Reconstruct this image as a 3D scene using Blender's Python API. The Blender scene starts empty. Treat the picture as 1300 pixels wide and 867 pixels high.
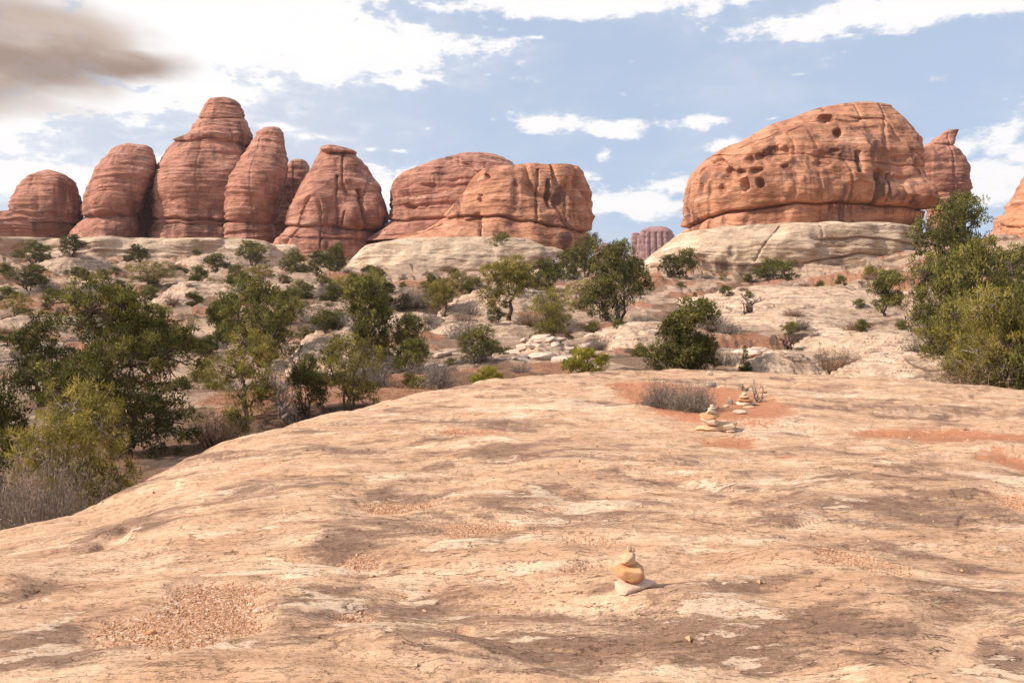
import bpy, math, random
import numpy as np
from math import radians, pi
SC = bpy.context.scene
COL = SC.collection
rng = np.random.default_rng(7)
random.seed(7)

# ------------------------------------------------------------------ camera, sky, sun, exposure
F = 1011.0            # focal length in photo pixels (photo is 1300 x 867)
HOR = 390.0           # row of the eye level
EYE = 1.6
cam = bpy.data.cameras.new('camera')
cam.sensor_width = 36; cam.lens = 36 * F / 1300; cam.shift_y = -(433.5 - HOR) / 1300
cam.clip_end = 9000; cam.clip_start = 0.05
camo = bpy.data.objects.new('camera', cam); COL.objects.link(camo)
camo.location = (0, 0, EYE); camo.rotation_euler = (radians(90), 0, 0)
SC.camera = camo
SC.render.resolution_x = 1024; SC.render.resolution_y = 682
SC.view_settings.view_transform = 'Standard'
SC.view_settings.look = 'None'
SC.view_settings.exposure = 0.42
SC.view_settings.gamma = 1
SUN_AZ = -101.0        # degrees from the view direction, negative is left
SUN_EL = 38.0
sun = bpy.data.lights.new('sun', 'SUN'); sun.energy = 5.0; sun.angle = radians(2.0); sun.color = (1.0, 0.89, 0.76)
suno = bpy.data.objects.new('sun', sun); COL.objects.link(suno)
suno.rotation_euler = (radians(90 - SUN_EL), 0, radians(180 - SUN_AZ))
suno.location = (0, 0, 50)


class NT:
    """small helper around a node tree"""
    def __init__(s, nt): s.nt = nt; nt.nodes.clear()
    def n(s, t, **k):
        o = s.nt.nodes.new(t)
        for a, b in k.items(): setattr(o, a, b)
        return o
    def l(s, a, b): s.nt.links.new(a, b)
    def put(s, sock, v):
        if v is None: return
        if hasattr(v, 'is_output'): s.l(v, sock)
        else: sock.default_value = v
    def math(s, op, a, b=None, c=None, clamp=False):
        o = s.n('ShaderNodeMath', operation=op, use_clamp=clamp)
        s.put(o.inputs[0], a); s.put(o.inputs[1], b)
        if c is not None: s.put(o.inputs[2], c)
        return o.outputs[0]
    def vmath(s, op, a, b=None):
        o = s.n('ShaderNodeVectorMath', operation=op)
        s.put(o.inputs[0], a); s.put(o.inputs[1], b)
        return o.outputs['Value'] if op in ('LENGTH', 'DOT_PRODUCT') else o.outputs[0]
    def noise(s, vec, scale, detail=4, rough=0.55, lac=2.0, dist=0.0):
        o = s.n('ShaderNodeTexNoise')
        s.put(o.inputs['Vector'], vec); o.inputs['Scale'].default_value = scale
        o.inputs['Detail'].default_value = detail; o.inputs['Roughness'].default_value = rough
        o.inputs['Lacunarity'].default_value = lac; o.inputs['Distortion'].default_value = dist
        return o.outputs['Fac']
    def map(s, v, a, b, c=0.0, d=1.0, smooth=True):
        o = s.n('ShaderNodeMapRange'); o.interpolation_type = 'SMOOTHSTEP' if smooth else 'LINEAR'
        s.put(o.inputs['Value'], v)
        for i, q in zip(('From Min', 'From Max', 'To Min', 'To Max'), (a, b, c, d)): s.put(o.inputs[i], q)
        return o.outputs['Result']
    def mix(s, f, a, b, mode='MIX'):
        o = s.n('ShaderNodeMix', data_type='RGBA', blend_type=mode)
        s.put(o.inputs[0], f)
        for k, v in ((6, a), (7, b)):
            if isinstance(v, (tuple, list)) and len(v) == 3: v = (*v, 1)
            s.put(o.inputs[k], v)
        return o.outputs[2]
    def ramp(s, f, stops):
        o = s.n('ShaderNodeValToRGB'); r = o.color_ramp
        while len(r.elements) < len(stops): r.elements.new(0.5)
        for e, (p, c) in zip(r.elements, stops): e.position = p; e.color = (*c, 1)
        s.put(o.inputs[0], f)
        return o.outputs[0]
    def scale(s, vec, sc):
        return s.vmath('MULTIPLY', vec, sc)


def azel(px, py):
    x = (px - 650) / F; z = (HOR - py) / F
    return math.atan2(x, 1.0), math.atan2(z, math.hypot(x, 1.0))


world = bpy.data.worlds.new('World'); SC.world = world; world.use_nodes = True
w = NT(world.node_tree)
sky = w.n('ShaderNodeTexSky', sky_type='NISHITA')
sky.sun_disc = False; sky.sun_elevation = radians(SUN_EL); sky.sun_rotation = radians(SUN_AZ)
sky.air_density = 1.0; sky.dust_density = 3.5; sky.ozone_density = 1.2; sky.altitude = 1500
tc = w.n('ShaderNodeTexCoord').outputs['Generated']
sep = w.n('ShaderNodeSeparateXYZ'); w.l(tc, sep.inputs[0])
X, Y_, Z = sep.outputs
az = w.math('ARCTAN2', X, Y_)
el = w.math('ARCSINE', Z)
cmb = w.n('ShaderNodeCombineXYZ'); w.l(az, cmb.inputs[0]); w.l(el, cmb.inputs[1])
ang = cmb.outputs[0]
zz = w.math('ADD', w.math('MAXIMUM', Z, 0.0), 0.22)
pl = w.n('ShaderNodeCombineXYZ'); w.l(w.math('DIVIDE', X, zz), pl.inputs[0]); w.l(w.math('DIVIDE', Y_, zz), pl.inputs[1])
plane = pl.outputs[0]
n1 = w.noise(plane, 2.3, 8, 0.6)
n2 = w.noise(w.vmath('ADD', w.scale(ang, (1.0, 2.2, 1.0)), (3.1, 0.7, 0)), 14.0, 7, 0.62)
n3 = w.noise(w.vmath('ADD', w.scale(ang, (1.0, 1.8, 1.0)), (7.1, 2.7, 0)), 45.0, 5, 0.6)
nz = w.math('ADD', w.math('MULTIPLY', w.math('SUBTRACT', n2, 0.5), 2.2), w.math('MULTIPLY', w.math('SUBTRACT', n3, 0.5), 0.7))
# clouds: (px, row, half width, half height, weight)
blobs = [(300, 30, 230, 62, 1.1), (430, 62, 190, 40, .95), (130, 122, 190, 20, .85), (250, 118, 110, 24, .8), (150, 60, 160, 60, .9), (30, 158, 50, 14, .45), (60, 232, 160, 26, 1.0), (185, 212, 60, 20, .7), (350, 160, 50, 8, .5), (410, 175, 60, 9, .45),
         (500, 235, 85, 34, .85), (505, 192, 46, 9, .4), (680, 156, 62, 18, .75), (785, 163, 48, 15, .75), (765, 197, 24, 12, .7), (877, 156, 56, 14, .72), (925, 183, 50, 12, .6),
         (790, 258, 110, 24, .8), (858, 238, 46, 22, .7), (740, 8, 230, 17, .9), (1130, 18, 180, 20, .95), (1080, 44, 80, 9, .5), (680, 48, 40, 6, .4), (1275, 215, 100, 48, .75), (1200, 200, 60, 14, .4),
         (860, 300, 140, 16, .35), (745, 222, 40, 12, .5), (548, 163, 24, 6, .4), (600, 212, 30, 6, .3), (470, 190, 30, 7, .4), (985, 150, 24, 6, .35), (720, 140, 20, 5, .3), (1010, 95, 40, 6, .3), (620, 95, 30, 6, .35), (560, 300, 500, 24, .4), (-350, 60, 330, 110, 1.0), (-500, 230, 300, 50, .8), (1750, 80, 260, 80, .8)]
m = None
for (bx, by, rx, ry, wt) in blobs:
    a0, e0 = azel(bx, by)
    v = w.vmath('MULTIPLY', w.vmath('SUBTRACT', ang, (a0, e0, 0)), (F / rx, F / ry, 0))
    q = w.math('SUBTRACT', wt, w.math('MULTIPLY', w.vmath('LENGTH', v), 0.8))
    m = q if m is None else w.math('SMOOTH_MAX', m, q, 0.15)
high = w.math('MULTIPLY', w.map(el, 0.36, 0.52), w.map(w.noise(plane, 1.1, 5, 0.55), 0.42, 0.62, -0.4, 0.7))
back = w.math('MULTIPLY', w.map(w.math('ABSOLUTE', az), 0.75, 1.0), w.map(n1, 0.42, 0.62, -0.4, 0.6))
m = w.math('MAXIMUM', w.math('MAXIMUM', m, w.math('SUBTRACT', high, 0.25)), w.math('SUBTRACT', back, 0.25))
dens = w.math('ADD', m, nz)
cl = w.map(dens, 0.0, 0.42)
glow = w.map(w.vmath('LENGTH', w.vmath('MULTIPLY', w.vmath('SUBTRACT', ang, (*azel(150, 60), 0)), (2.0, 3.2, 0))), 1.1, .2)
thin = w.math('ADD', w.math('MULTIPLY', w.map(w.noise(w.scale(ang, (1.0, 2.5, 1.0)), 5.0, 7, .6), 0.42, 0.66), 0.34), w.math('MULTIPLY', glow, .55), clamp=True)
cl = w.math('MAXIMUM', cl, thin)
# dark underside of the thick cloud at the upper left
dk = None
for (bx, by, rx, ry, wt) in [(20, 60, 130, 52, 1.15), (130, 80, 110, 24, 1.05), (-120, 50, 180, 80, 1.1)]:
    a0, e0 = azel(bx, by)
    v = w.vmath('MULTIPLY', w.vmath('SUBTRACT', ang, (a0, e0, 0)), (F / rx, F / ry, 0))
    q = w.math('MULTIPLY', w.math('SUBTRACT', wt, w.math('MULTIPLY', w.vmath('LENGTH', v), 0.85)), 1.0)
    dk = q if dk is None else w.math('MAXIMUM', dk, q)
n4 = w.noise(w.vmath('ADD', w.scale(ang, (1.0, 2.6, 1.0)), (1.3, 4.7, 0)), 7.0, 4, 0.5)
dkm = w.map(w.math('ADD', dk, w.math('MULTIPLY', w.math('SUBTRACT', n4, 0.5), 0.9)), 0.1, 0.6)
cloudc = w.ramp(w.map(w.math('ADD', dens, w.math('MULTIPLY', n3, .4)), 0.0, 1.3), [(0, (.70, .74, .82)), (0.35, (.97, .96, .97)), (1, (1.0, .98, .97))])
cloudc = w.mix(dkm, cloudc, w.ramp(w.map(n4, .35, .65), [(0, (.38, .28, .225)), (1, (.62, .50, .43))]))
skyc = w.mix(0.62, sky.outputs[0], (8.2, 9.8, 12.6))
cs = w.vmath('MULTIPLY', cloudc, (12.4, 12.3, 12.3))
fin = w.mix(w.math('MAXIMUM', cl, w.math('MULTIPLY', dkm, .93)), skyc, cs)
bg = w.n('ShaderNodeBackground'); w.l(fin, bg.inputs['Color']); bg.inputs['Strength'].default_value = 0.063
wo = w.n('ShaderNodeOutputWorld'); w.l(bg.outputs[0], wo.inputs[0])
try:
    world.cycles.sampling_method = 'MANUAL'; world.cycles.sample_map_resolution = 512
except Exception: pass

# ------------------------------------------------------------------ numpy noise
_perm = rng.permutation(256).astype(np.int32); _perm = np.concatenate([_perm, _perm, _perm])
_ga = rng.uniform(0, 2 * pi, 256); _gx = np.cos(_ga).astype(np.float32); _gy = np.sin(_ga).astype(np.float32)
_v3 = rng.uniform(-1, 1, (32, 32, 32)).astype(np.float32)


def _fade(t): return t * t * t * (t * (t * 6 - 15) + 10)


def p2(x, y, seed=0):
    """2D gradient noise, about -0.7..0.7"""
    x = x + seed * 17.31; y = y - seed * 9.73
    xi = np.floor(x).astype(np.int32); yi = np.floor(y).astype(np.int32)
    xf = (x - xi); yf = (y - yi); u = _fade(xf); v = _fade(yf)
    def g(a, b, dx, dy):
        h = _perm[_perm[a & 255] + (b & 255)]
        return _gx[h] * dx + _gy[h] * dy
    a = g(xi, yi, xf, yf); b = g(xi + 1, yi, xf - 1, yf)
    c = g(xi, yi + 1, xf, yf - 1); d = g(xi + 1, yi + 1, xf - 1, yf - 1)
    return (a + (b - a) * u) * (1 - v) + (c + (d - c) * u) * v


def fbm2(x, y, oct=4, seed=0, gain=.5):
    s = 0; a = 1.0; f = 1.0
    for i in range(oct):
        s = s + a * p2(x * f, y * f, seed + i * 3); a *= gain; f *= 2.03
    return s


def v3(x, y, z, seed=0):
    """3D value noise, -1..1"""
    x = x + seed * 5.17; y = y + seed * 3.71; z = z + seed * 7.93
    xi = np.floor(x).astype(np.int32); yi = np.floor(y).astype(np.int32); zi = np.floor(z).astype(np.int32)
    u = _fade(x - xi); v = _fade(y - yi); t = _fade(z - zi)
    x0 = xi & 31; x1 = (xi + 1) & 31; y0 = yi & 31; y1 = (yi + 1) & 31; z0 = zi & 31; z1 = (zi + 1) & 31
    c00 = _v3[x0, y0, z0] * (1 - u) + _v3[x1, y0, z0] * u
    c10 = _v3[x0, y1, z0] * (1 - u) + _v3[x1, y1, z0] * u
    c01 = _v3[x0, y0, z1] * (1 - u) + _v3[x1, y0, z1] * u
    c11 = _v3[x0, y1, z1] * (1 - u) + _v3[x1, y1, z1] * u
    return (c00 * (1 - v) + c10 * v) * (1 - t) + (c01 * (1 - v) + c11 * v) * t


def fbm3(x, y, z, oct=3, seed=0, gain=.5):
    s = 0; a = 1.0; f = 1.0
    for i in range(oct):
        s = s + a * v3(x * f, y * f, z * f, seed + i * 2); a *= gain; f *= 2.07
    return s


def sstep(a, b, x):
    t = np.clip((x - a) / (b - a), 0, 1); return t * t * (3 - 2 * t)


def terrace(h, step, sharp=6.0):
    k = h / step; b = np.floor(k + .5); f = k - b
    return (b + 0.5 * np.tanh(f * 2 * sharp - sharp * np.sign(f) * 0) * 0 + np.sign(f) * 0.5 * (np.abs(f) * 2) ** sharp) * step


def at(px, py, Y):
    return np.array([(px - 650) / F * Y, Y, EYE + (HOR - py) / F * Y])


# ------------------------------------------------------------------ mesh helpers
def mk_mesh(name, verts, faces_flat, nper, smooth=True):
    verts = np.asarray(verts, dtype=np.float32); faces_flat = np.asarray(faces_flat, dtype=np.int32).ravel()
    me = bpy.data.meshes.new(name)
    nf = len(faces_flat) // nper
    me.vertices.add(len(verts)); me.vertices.foreach_set('co', verts.ravel())
    me.loops.add(len(faces_flat)); me.loops.foreach_set('vertex_index', faces_flat)
    me.polygons.add(nf)
    me.polygons.foreach_set('loop_start', np.arange(0, nf * nper, nper, dtype=np.int32))
    try: me.polygons.foreach_set('loop_total', np.full(nf, nper, dtype=np.int32))
    except Exception: pass
    me.polygons.foreach_set('use_smooth', np.full(nf, smooth, dtype=bool))
    me.update(calc_edges=True)
    return me


def add_attr(me, name, vals):
    vals = np.asarray(vals, dtype=np.float32)
    if vals.ndim == 1:
        a = me.attributes.new(name, 'FLOAT', 'POINT'); a.data.foreach_set('value', vals)
    else:
        if vals.shape[1] == 3: vals = np.concatenate([vals, np.ones((len(vals), 1), np.float32)], 1)
        a = me.attributes.new(name, 'FLOAT_COLOR', 'POINT'); a.data.foreach_set('color', np.ascontiguousarray(vals).ravel())


def grid_faces(nr, nc, wrap=False):
    i = np.arange(nr - 1)[:, None]; j = np.arange(nc if wrap else nc - 1)[None, :]
    j2 = (j + 1) % nc
    f = np.stack([i * nc + j, i * nc + j2, (i + 1) * nc + j2, (i + 1) * nc + j], -1)
    return f.reshape(-1)


def obj(name, me, mat, parent=None, loc=None):
    o = bpy.data.objects.new(name, me); COL.objects.link(o)
    if mat is not None and me is not None and not me.materials: me.materials.append(mat)
    if parent is not None: o.parent = parent
    if loc is not None: o.location = loc
    return o


def empty(name, loc=(0, 0, 0)):
    o = bpy.data.objects.new(name, None); COL.objects.link(o); o.location = loc; o.empty_display_size = .3
    return o


def tag(o, label=None, cat=None, group=None, kind=None):
    if label: o['label'] = label
    if cat: o['category'] = cat
    if group: o['group'] = group
    if kind: o['kind'] = kind
    return o


# ------------------------------------------------------------------ materials
def new_mat(name):
    m = bpy.data.materials.new(name); m.use_nodes = True
    t = NT(m.node_tree)
    out = t.n('ShaderNodeOutputMaterial'); b = t.n('ShaderNodeBsdfPrincipled'); t.l(b.outputs[0], out.inputs[0])
    b.inputs['Roughness'].default_value = 0.88
    b.inputs['Specular IOR Level'].default_value = 0.2
    return m, t, b


def bumpn(t, b, h, dist, strength=1.0, prev=None):
    o = t.n('ShaderNodeBump'); t.put(o.inputs['Height'], h); o.inputs['Distance'].default_value = dist
    t.put(o.inputs['Strength'], strength)
    if prev is not None: t.l(prev, o.inputs['Normal'])
    t.l(o.outputs[0], b.inputs['Normal'])
    return o.outputs[0]


def ledges(t, vec, scale, steps, detail=5, rough=.55, edge=.10, dist=.4):
    """flaking sheets: a stepped height and a thin line under each broken edge"""
    k = t.math('MULTIPLY', t.noise(vec, scale, detail, rough, dist=dist), steps)
    fr = t.math('FRACT', k); fl = t.math('FLOOR', k)
    up = t.map(fr, 0, edge)
    h = t.math('ADD', fl, up)
    line = t.math('MULTIPLY', t.map(fr, 0, edge * .5), t.map(fr, edge * 1.3, edge * .5))
    return h, line, fl


def bedding(t, P, freq, wob, nscale, width=.16):
    """dark bedding joints that follow the level of the rock"""
    sz = t.n('ShaderNodeSeparateXYZ'); t.put(sz.inputs[0], P)
    nn = t.noise(t.scale(P, (1, 1, .4)), nscale, 5, .55)
    k = t.math('ADD', t.math('MULTIPLY', sz.outputs[2], freq), t.math('MULTIPLY', nn, wob))
    fr = t.math('FRACT', k)
    line = t.math('MULTIPLY', t.map(fr, 0, width * .4), t.map(fr, width, width * .5))
    msk = t.map(t.noise(P, nscale * 2.2, 4, .6), .42, .60)
    return t.math('MULTIPLY', line, msk), t.math('MULTIPLY', t.math('SUBTRACT', k, fr), 1.0), fr


def rock_mat(name, ramp, streak, varnish, size=1.0, vamt=0.6, pale=(.62, .46, .36), dcol=(.14, .075, .06), pamt=.7):
    """banded sandstone; size = metres per feature"""
    m, t, b = new_mat(name)
    P = t.n('ShaderNodeTexCoord').outputs['Object']
    warp = t.noise(P, .06 / size, 3, .5)
    wv = t.n('ShaderNodeCombineXYZ'); t.l(t.math('MULTIPLY', t.math('SUBTRACT', warp, .5), 9 * size), wv.inputs[2])
    Q = t.vmath('ADD', P, wv.outputs[0])
    bands = t.noise(t.scale(Q, (.05, .05, 1.0)), .55 / size, 6, .62)
    col = t.ramp(t.map(bands, .28, .72, smooth=False), ramp)
    mot = t.noise(P, .35 / size, 6, .62)
    col = t.mix(t.map(mot, .46, .66, 0, .7), col, tuple(c * .8 for c in ramp[0][1]))
    fine = t.noise(t.scale(Q, (.10, .10, 1.0)), 2.6 / size, 7, .72)
    col = t.mix(t.map(fine, .55, .75, 0, pamt), col, pale)
    col = t.mix(t.map(fine, .42, .26, 0, .5), col, tuple(c * .55 for c in ramp[0][1]))
    # desert varnish running down the faces
    st = t.noise(t.scale(P, (1, 1, .09)), .5 / size, 5, .6)
    st2 = t.noise(P, .10 / size, 3, .5)
    big_ = t.noise(t.scale(P, (1, 1, .5)), .16 / size, 6, .65)
    col = t.mix(t.map(big_, .50, .62, 0, vamt * .8), col, tuple(c * .5 for c in ramp[0][1]))
    vm = t.math('MULTIPLY', t.map(st, .50, .62), t.map(st2, .40, .56))
    col = t.mix(t.math('MULTIPLY', vm, vamt), col, dcol)
    sa = t.n('ShaderNodeAttribute'); sa.attribute_name = 'StainShade'
    col = t.mix(t.map(t.math('ADD', sa.outputs['Fac'], t.math('MULTIPLY', t.math('SUBTRACT', st, .5), 1.6)), .35, .8, 0, .85), col, dcol)  # painted mask: varnish, plus shade under ledge steps and on the largest dome's right
    sp = t.noise(P, 5 / size, 4, .7)
    col = t.mix(t.map(sp, .35, .7, .0, .28), col, tuple(c * .5 for c in ramp[0][1]))
    t.l(col, b.inputs['Base Color'])
    if size < 1:
        lh, ll, lf = ledges(t, t.scale(P, (.35, .8, 1.6)), 1.1, 16, 6, .6)
        col2 = t.mix(t.math('MULTIPLY', ll, .8), col, (.13, .08, .055))
        bl, bs, bf = bedding(t, P, 1.5, 7, .10)
        col2 = t.mix(t.map(bf, .5, 1.0, 0, .25), col2, (.40, .26, .18))
        col2 = t.mix(t.math('MULTIPLY', bl, .85), col2, (.12, .075, .05)); t.l(col2, b.inputs['Base Color'])
    n = bumpn(t, b, bands, .9 * size, .7)
    if size < 1: n = bumpn(t, b, lh, .07, .9, n)
    if size >= 1:
        lh, ll, lf = ledges(t, t.scale(Q, (.05, .05, .8)), .42 / size, 22, 6, .6, .12)
        col2 = t.mix(t.math('MULTIPLY', ll, t.map(mot, .40, .60, .1, .65)), col, tuple(c * .42 for c in ramp[0][1])); t.l(col2, b.inputs['Base Color'])
        bl, bs, bf = bedding(t, P, .42 / size, 5, .035 / size, .12)
        col2 = t.mix(t.map(bf, .4, 1.0, 0, .22), col2, tuple(c * .7 for c in ramp[0][1]))
        col2 = t.mix(t.math('MULTIPLY', bl, .7), col2, tuple(c * .35 for c in ramp[0][1])); t.l(col2, b.inputs['Base Color'])
        n = bumpn(t, b, lh, .12 * size, .7, n)
        n = bumpn(t, b, bf, .45 * size, .6, n)
    n = bumpn(t, b, fine, .5 * size, .8, n)
    n = bumpn(t, b, t.noise(P, 1.6 / size, 8, .68), .32 * size, .7, n)
    return m


RED = [(0, (.42, .18, .125)), (.35, (.62, .30, .21)), (.6, (.51, .235, .16)), (.8, (.71, .41, .305)), (1, (.57, .27, .19))]
RED2 = [(0, (.54, .235, .135)), (.35, (.70, .345, .20)), (.6, (.61, .285, .17)), (.8, (.76, .44, .29)), (1, (.65, .32, .195))]
CREAM = [(0, (.54, .36, .235)), (.3, (.77, .585, .42)), (.6, (.66, .475, .33)), (.8, (.82, .66, .50)), (1, (.72, .54, .385))]
M_red = rock_mat('red_sandstone', RED, .5, .5, 1.0, .8, pale=(.72, .47, .37))
M_red2 = rock_mat('orange_sandstone', RED2, .5, .5, 1.0, .85, pale=(.66, .42, .28))
M_cream = rock_mat('cream_sandstone', CREAM, .5, .5, 1.0, .32, pale=(.68, .58, .47), dcol=(.20, .14, .11))
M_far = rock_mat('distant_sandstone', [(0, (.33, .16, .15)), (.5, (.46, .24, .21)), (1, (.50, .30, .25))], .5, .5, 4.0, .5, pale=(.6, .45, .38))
M_pale = rock_mat('pale_slickrock', [(0, (.46, .30, .20)), (.3, (.72, .53, .385)), (.6, (.57, .385, .265)), (.8, (.78, .60, .455)), (1, (.65, .465, .325))],
                  .5, .5, .22, .4, pale=(.68, .58, .47), dcol=(.2, .13, .1))


def ground_mat():
    m, t, b = new_mat('desert_ground')
    P = t.n('ShaderNodeTexCoord').outputs['Object']
    at_ = t.n('ShaderNodeAttribute'); at_.attribute_name = 'Mask'
    s = t.n('ShaderNodeSeparateColor'); t.l(at_.outputs['Color'], s.inputs[0])
    soil, dark, litter = s.outputs
    n_ = t.noise(P, .5, 8, .65); n2 = t.noise(P, 3.0, 6, .7); n3 = t.noise(P, 14, 4, .7)
    lay = t.noise(t.scale(P, (.22, .6, 7.0)), 1.0, 9, .7)
    rock = t.ramp(t.map(lay, .25, .75, smooth=False), [(0, (.42, .28, .20)), (.35, (.68, .475, .335)), (.6, (.52, .34, .235)), (.85, (.76, .57, .42)), (1, (.61, .42, .29))])
    rock = t.mix(t.map(n_, .50, .66, 0, .6), rock, (.34, .21, .145))
    so = t.ramp(n2, [(.25, (.30, .13, .075)), (.5, (.50, .24, .14)), (.75, (.60, .36, .23))])
    so = t.mix(t.map(n3, .5, .68, 0, .7), so, (.16, .09, .06))
    lit = t.ramp(n3, [(.3, (.11, .065, .045)), (.55, (.30, .18, .11)), (.75, (.42, .27, .17))])
    sm = t.map(t.math('ADD', soil, t.math('MULTIPLY', t.math('SUBTRACT', n2, .5), .7)), .4, .6)
    col = t.mix(sm, rock, so)
    lm = t.map(t.math('ADD', litter, t.math('MULTIPLY', t.math('SUBTRACT', n2, .5), .8)), .4, .65)
    col = t.mix(t.math('MULTIPLY', lm, .85), col, lit)
    col = t.mix(t.map(t.math('ADD', dark, t.math('MULTIPLY', t.math('SUBTRACT', n3, .5), .8)), .5, .75, 0, .8), col, (.12, .085, .065))  # dark also carries shade painted under the ledge steps
    lh, ll, lf = ledges(t, t.scale(P, (.30, .75, 1.6)), .9, 18, 7, .62)
    col = t.mix(t.math('MULTIPLY', ll, .75), col, (.12, .075, .05))
    bl, bs, bf = bedding(t, P, 1.3, 8, .08)
    rk = t.math('SUBTRACT', 1.0, sm)
    col = t.mix(t.math('MULTIPLY', rk, t.map(bf, .5, 1.0, 0, .3)), col, (.36, .23, .16))
    col = t.mix(t.math('MULTIPLY', t.math('MULTIPLY', bl, rk), .85), col, (.11, .07, .05))
    t.l(col, b.inputs['Base Color'])
    n = bumpn(t, b, lay, .5, .8)
    n = bumpn(t, b, lh, .07, .9, n)
    n = bumpn(t, b, n_, .5, .6, n)
    n = bumpn(t, b, n3, .09, 1, n)
    return m


def slick_mat():
    m, t, b = new_mat('slickrock_surface')
    P = t.n('ShaderNodeTexCoord').outputs['Object']
    at_ = t.n('ShaderNodeAttribute'); at_.attribute_name = 'Mask'
    s = t.n('ShaderNodeSeparateColor'); t.l(at_.outputs['Color'], s.inputs[0])
    grav, stain, pale = s.outputs
    soil = at_.outputs['Alpha']
    R = t.n('ShaderNodeMapping'); t.l(P, R.inputs[0]); R.inputs['Rotation'].default_value = (0, 0, .3); R.inputs['Scale'].default_value = (.45, 1.5, 1)
    a = t.noise(R.outputs[0], 2.2, 10, .68)
    c = t.noise(P, 9.0, 8, .7)
    d = t.noise(P, 60, 4, .75)
    e = t.noise(R.outputs[0], 14, 7, .7)
    base = t.ramp(t.map(a, .28, .72, smooth=False), [(0, (.38, .215, .130)), (.3, (.57, .335, .20)), (.55, (.66, .41, .255)), (.8, (.76, .52, .345)), (1, (.54, .305, .19))])
    base = t.mix(t.map(c, .5, .75, 0, .5), base, (.50, .28, .165))
    base = t.mix(t.map(t.math('ADD', t.math('MULTIPLY', c, .5), t.math('MULTIPLY', e, .5)), .47, .36, 0, .5), base, (.28, .175, .115))
    L1h, L1l, L1f = ledges(t, R.outputs[0], 1.5, 13, 8, .60, .10)
    L2h, L2l, L2f = ledges(t, R.outputs[0], 5.5, 11, 7, .62, .14)
    m1 = t.noise(P, 1.3, 3, .5)
    half = t.math('PINGPONG', t.math('MULTIPLY', L1f, .618), 1.0)
    st = t.math('ADD', stain, t.math('ADD', t.math('MULTIPLY', t.math('SUBTRACT', e, .5), 1.7), t.math('MULTIPLY', t.math('SUBTRACT', d, .5), 1.1)))
    st = t.math('ADD', st, t.math('MULTIPLY', t.math('SUBTRACT', half, .5), .25))
    base = t.mix(t.map(st, .22, .95, 0, .85), base, (.215, .125, .085))
    pa = t.math('ADD', pale, t.math('MULTIPLY', t.math('SUBTRACT', e, .5), 1.6))
    pa = t.math('ADD', pa, t.math('MULTIPLY', t.math('SUBTRACT', half, .5), .5))
    base = t.mix(t.map(pa, .46, .56, 0, .62), base, (.84, .62, .44))
    rk = t.math('SUBTRACT', 1.0, t.map(grav, .2, .5))
    q1 = t.math('MULTIPLY', t.math('MULTIPLY', L1l, t.map(m1, .36, .56)), rk); q2 = t.math('MULTIPLY', t.math('MULTIPLY', L2l, t.map(m1, .64, .42)), rk)
    base = t.mix(t.math('MULTIPLY', q1, .95), base, (.10, .058, .04))
    base = t.mix(t.math('MULTIPLY', q2, .8), base, (.14, .08, .052))
    v = t.n('ShaderNodeTexVoronoi', feature='F1'); t.l(P, v.inputs['Vector']); v.inputs['Scale'].default_value = 55
    sepc = t.n('ShaderNodeSeparateColor'); t.l(v.outputs['Color'], sepc.inputs[0])
    gc = t.ramp(sepc.outputs[0], [(0, (.36, .17, .09)), (.4, (.52, .28, .16)), (.75, (.62, .38, .24)), (1, (.75, .58, .44))])
    gm = t.map(t.math('ADD', grav, t.math('MULTIPLY', t.math('SUBTRACT', c, .5), 1.3)), .34, .66)
    base = t.mix(gm, base, gc)
    so = t.ramp(c, [(.3, (.33, .13, .065)), (.6, (.47, .21, .11)), (.8, (.58, .33, .20))])
    som = t.map(t.math('ADD', soil, t.math('MULTIPLY', t.math('SUBTRACT', c, .5), 1.2)), .28, .50)
    base = t.mix(som, base, so)
    sp = t.map(d, .60, .72, 0, .55)
    base = t.mix(sp, base, (.22, .13, .09))
    t.l(base, b.inputs['Base Color'])
    n = bumpn(t, b, a, .05, .8)
    keep = t.math('SUBTRACT', 1.0, t.math('MAXIMUM', gm, som))
    n = bumpn(t, b, L1h, .010, keep, n)
    n = bumpn(t, b, L2h, .0045, keep, n)
    n = bumpn(t, b, e, .022, .9, n)
    n = bumpn(t, b, c, .018, .9, n)
    n = bumpn(t, b, v.outputs['Distance'], .010, gm, n)
    n = bumpn(t, b, d, .004, 1, n)
    return m


def stone_mat(name, c1, c2, c3, sc=8.0):
    m, t, b = new_mat(name)
    P = t.n('ShaderNodeTexCoord').outputs['Object']
    n = t.noise(P, sc, 7, .65); d = t.noise(P, sc * 8, 4, .7)
    col = t.ramp(t.map(n, .3, .7, smooth=False), [(0, c1), (.5, c2), (1, c3)])
    col = t.mix(t.map(d, .58, .7, 0, .5), col, tuple(x * .5 for x in c1))
    t.l(col, b.inputs['Base Color'])
    q = bumpn(t, b, n, .10 / sc, .7); bumpn(t, b, d, .03 / sc, .8, q)
    return m


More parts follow.
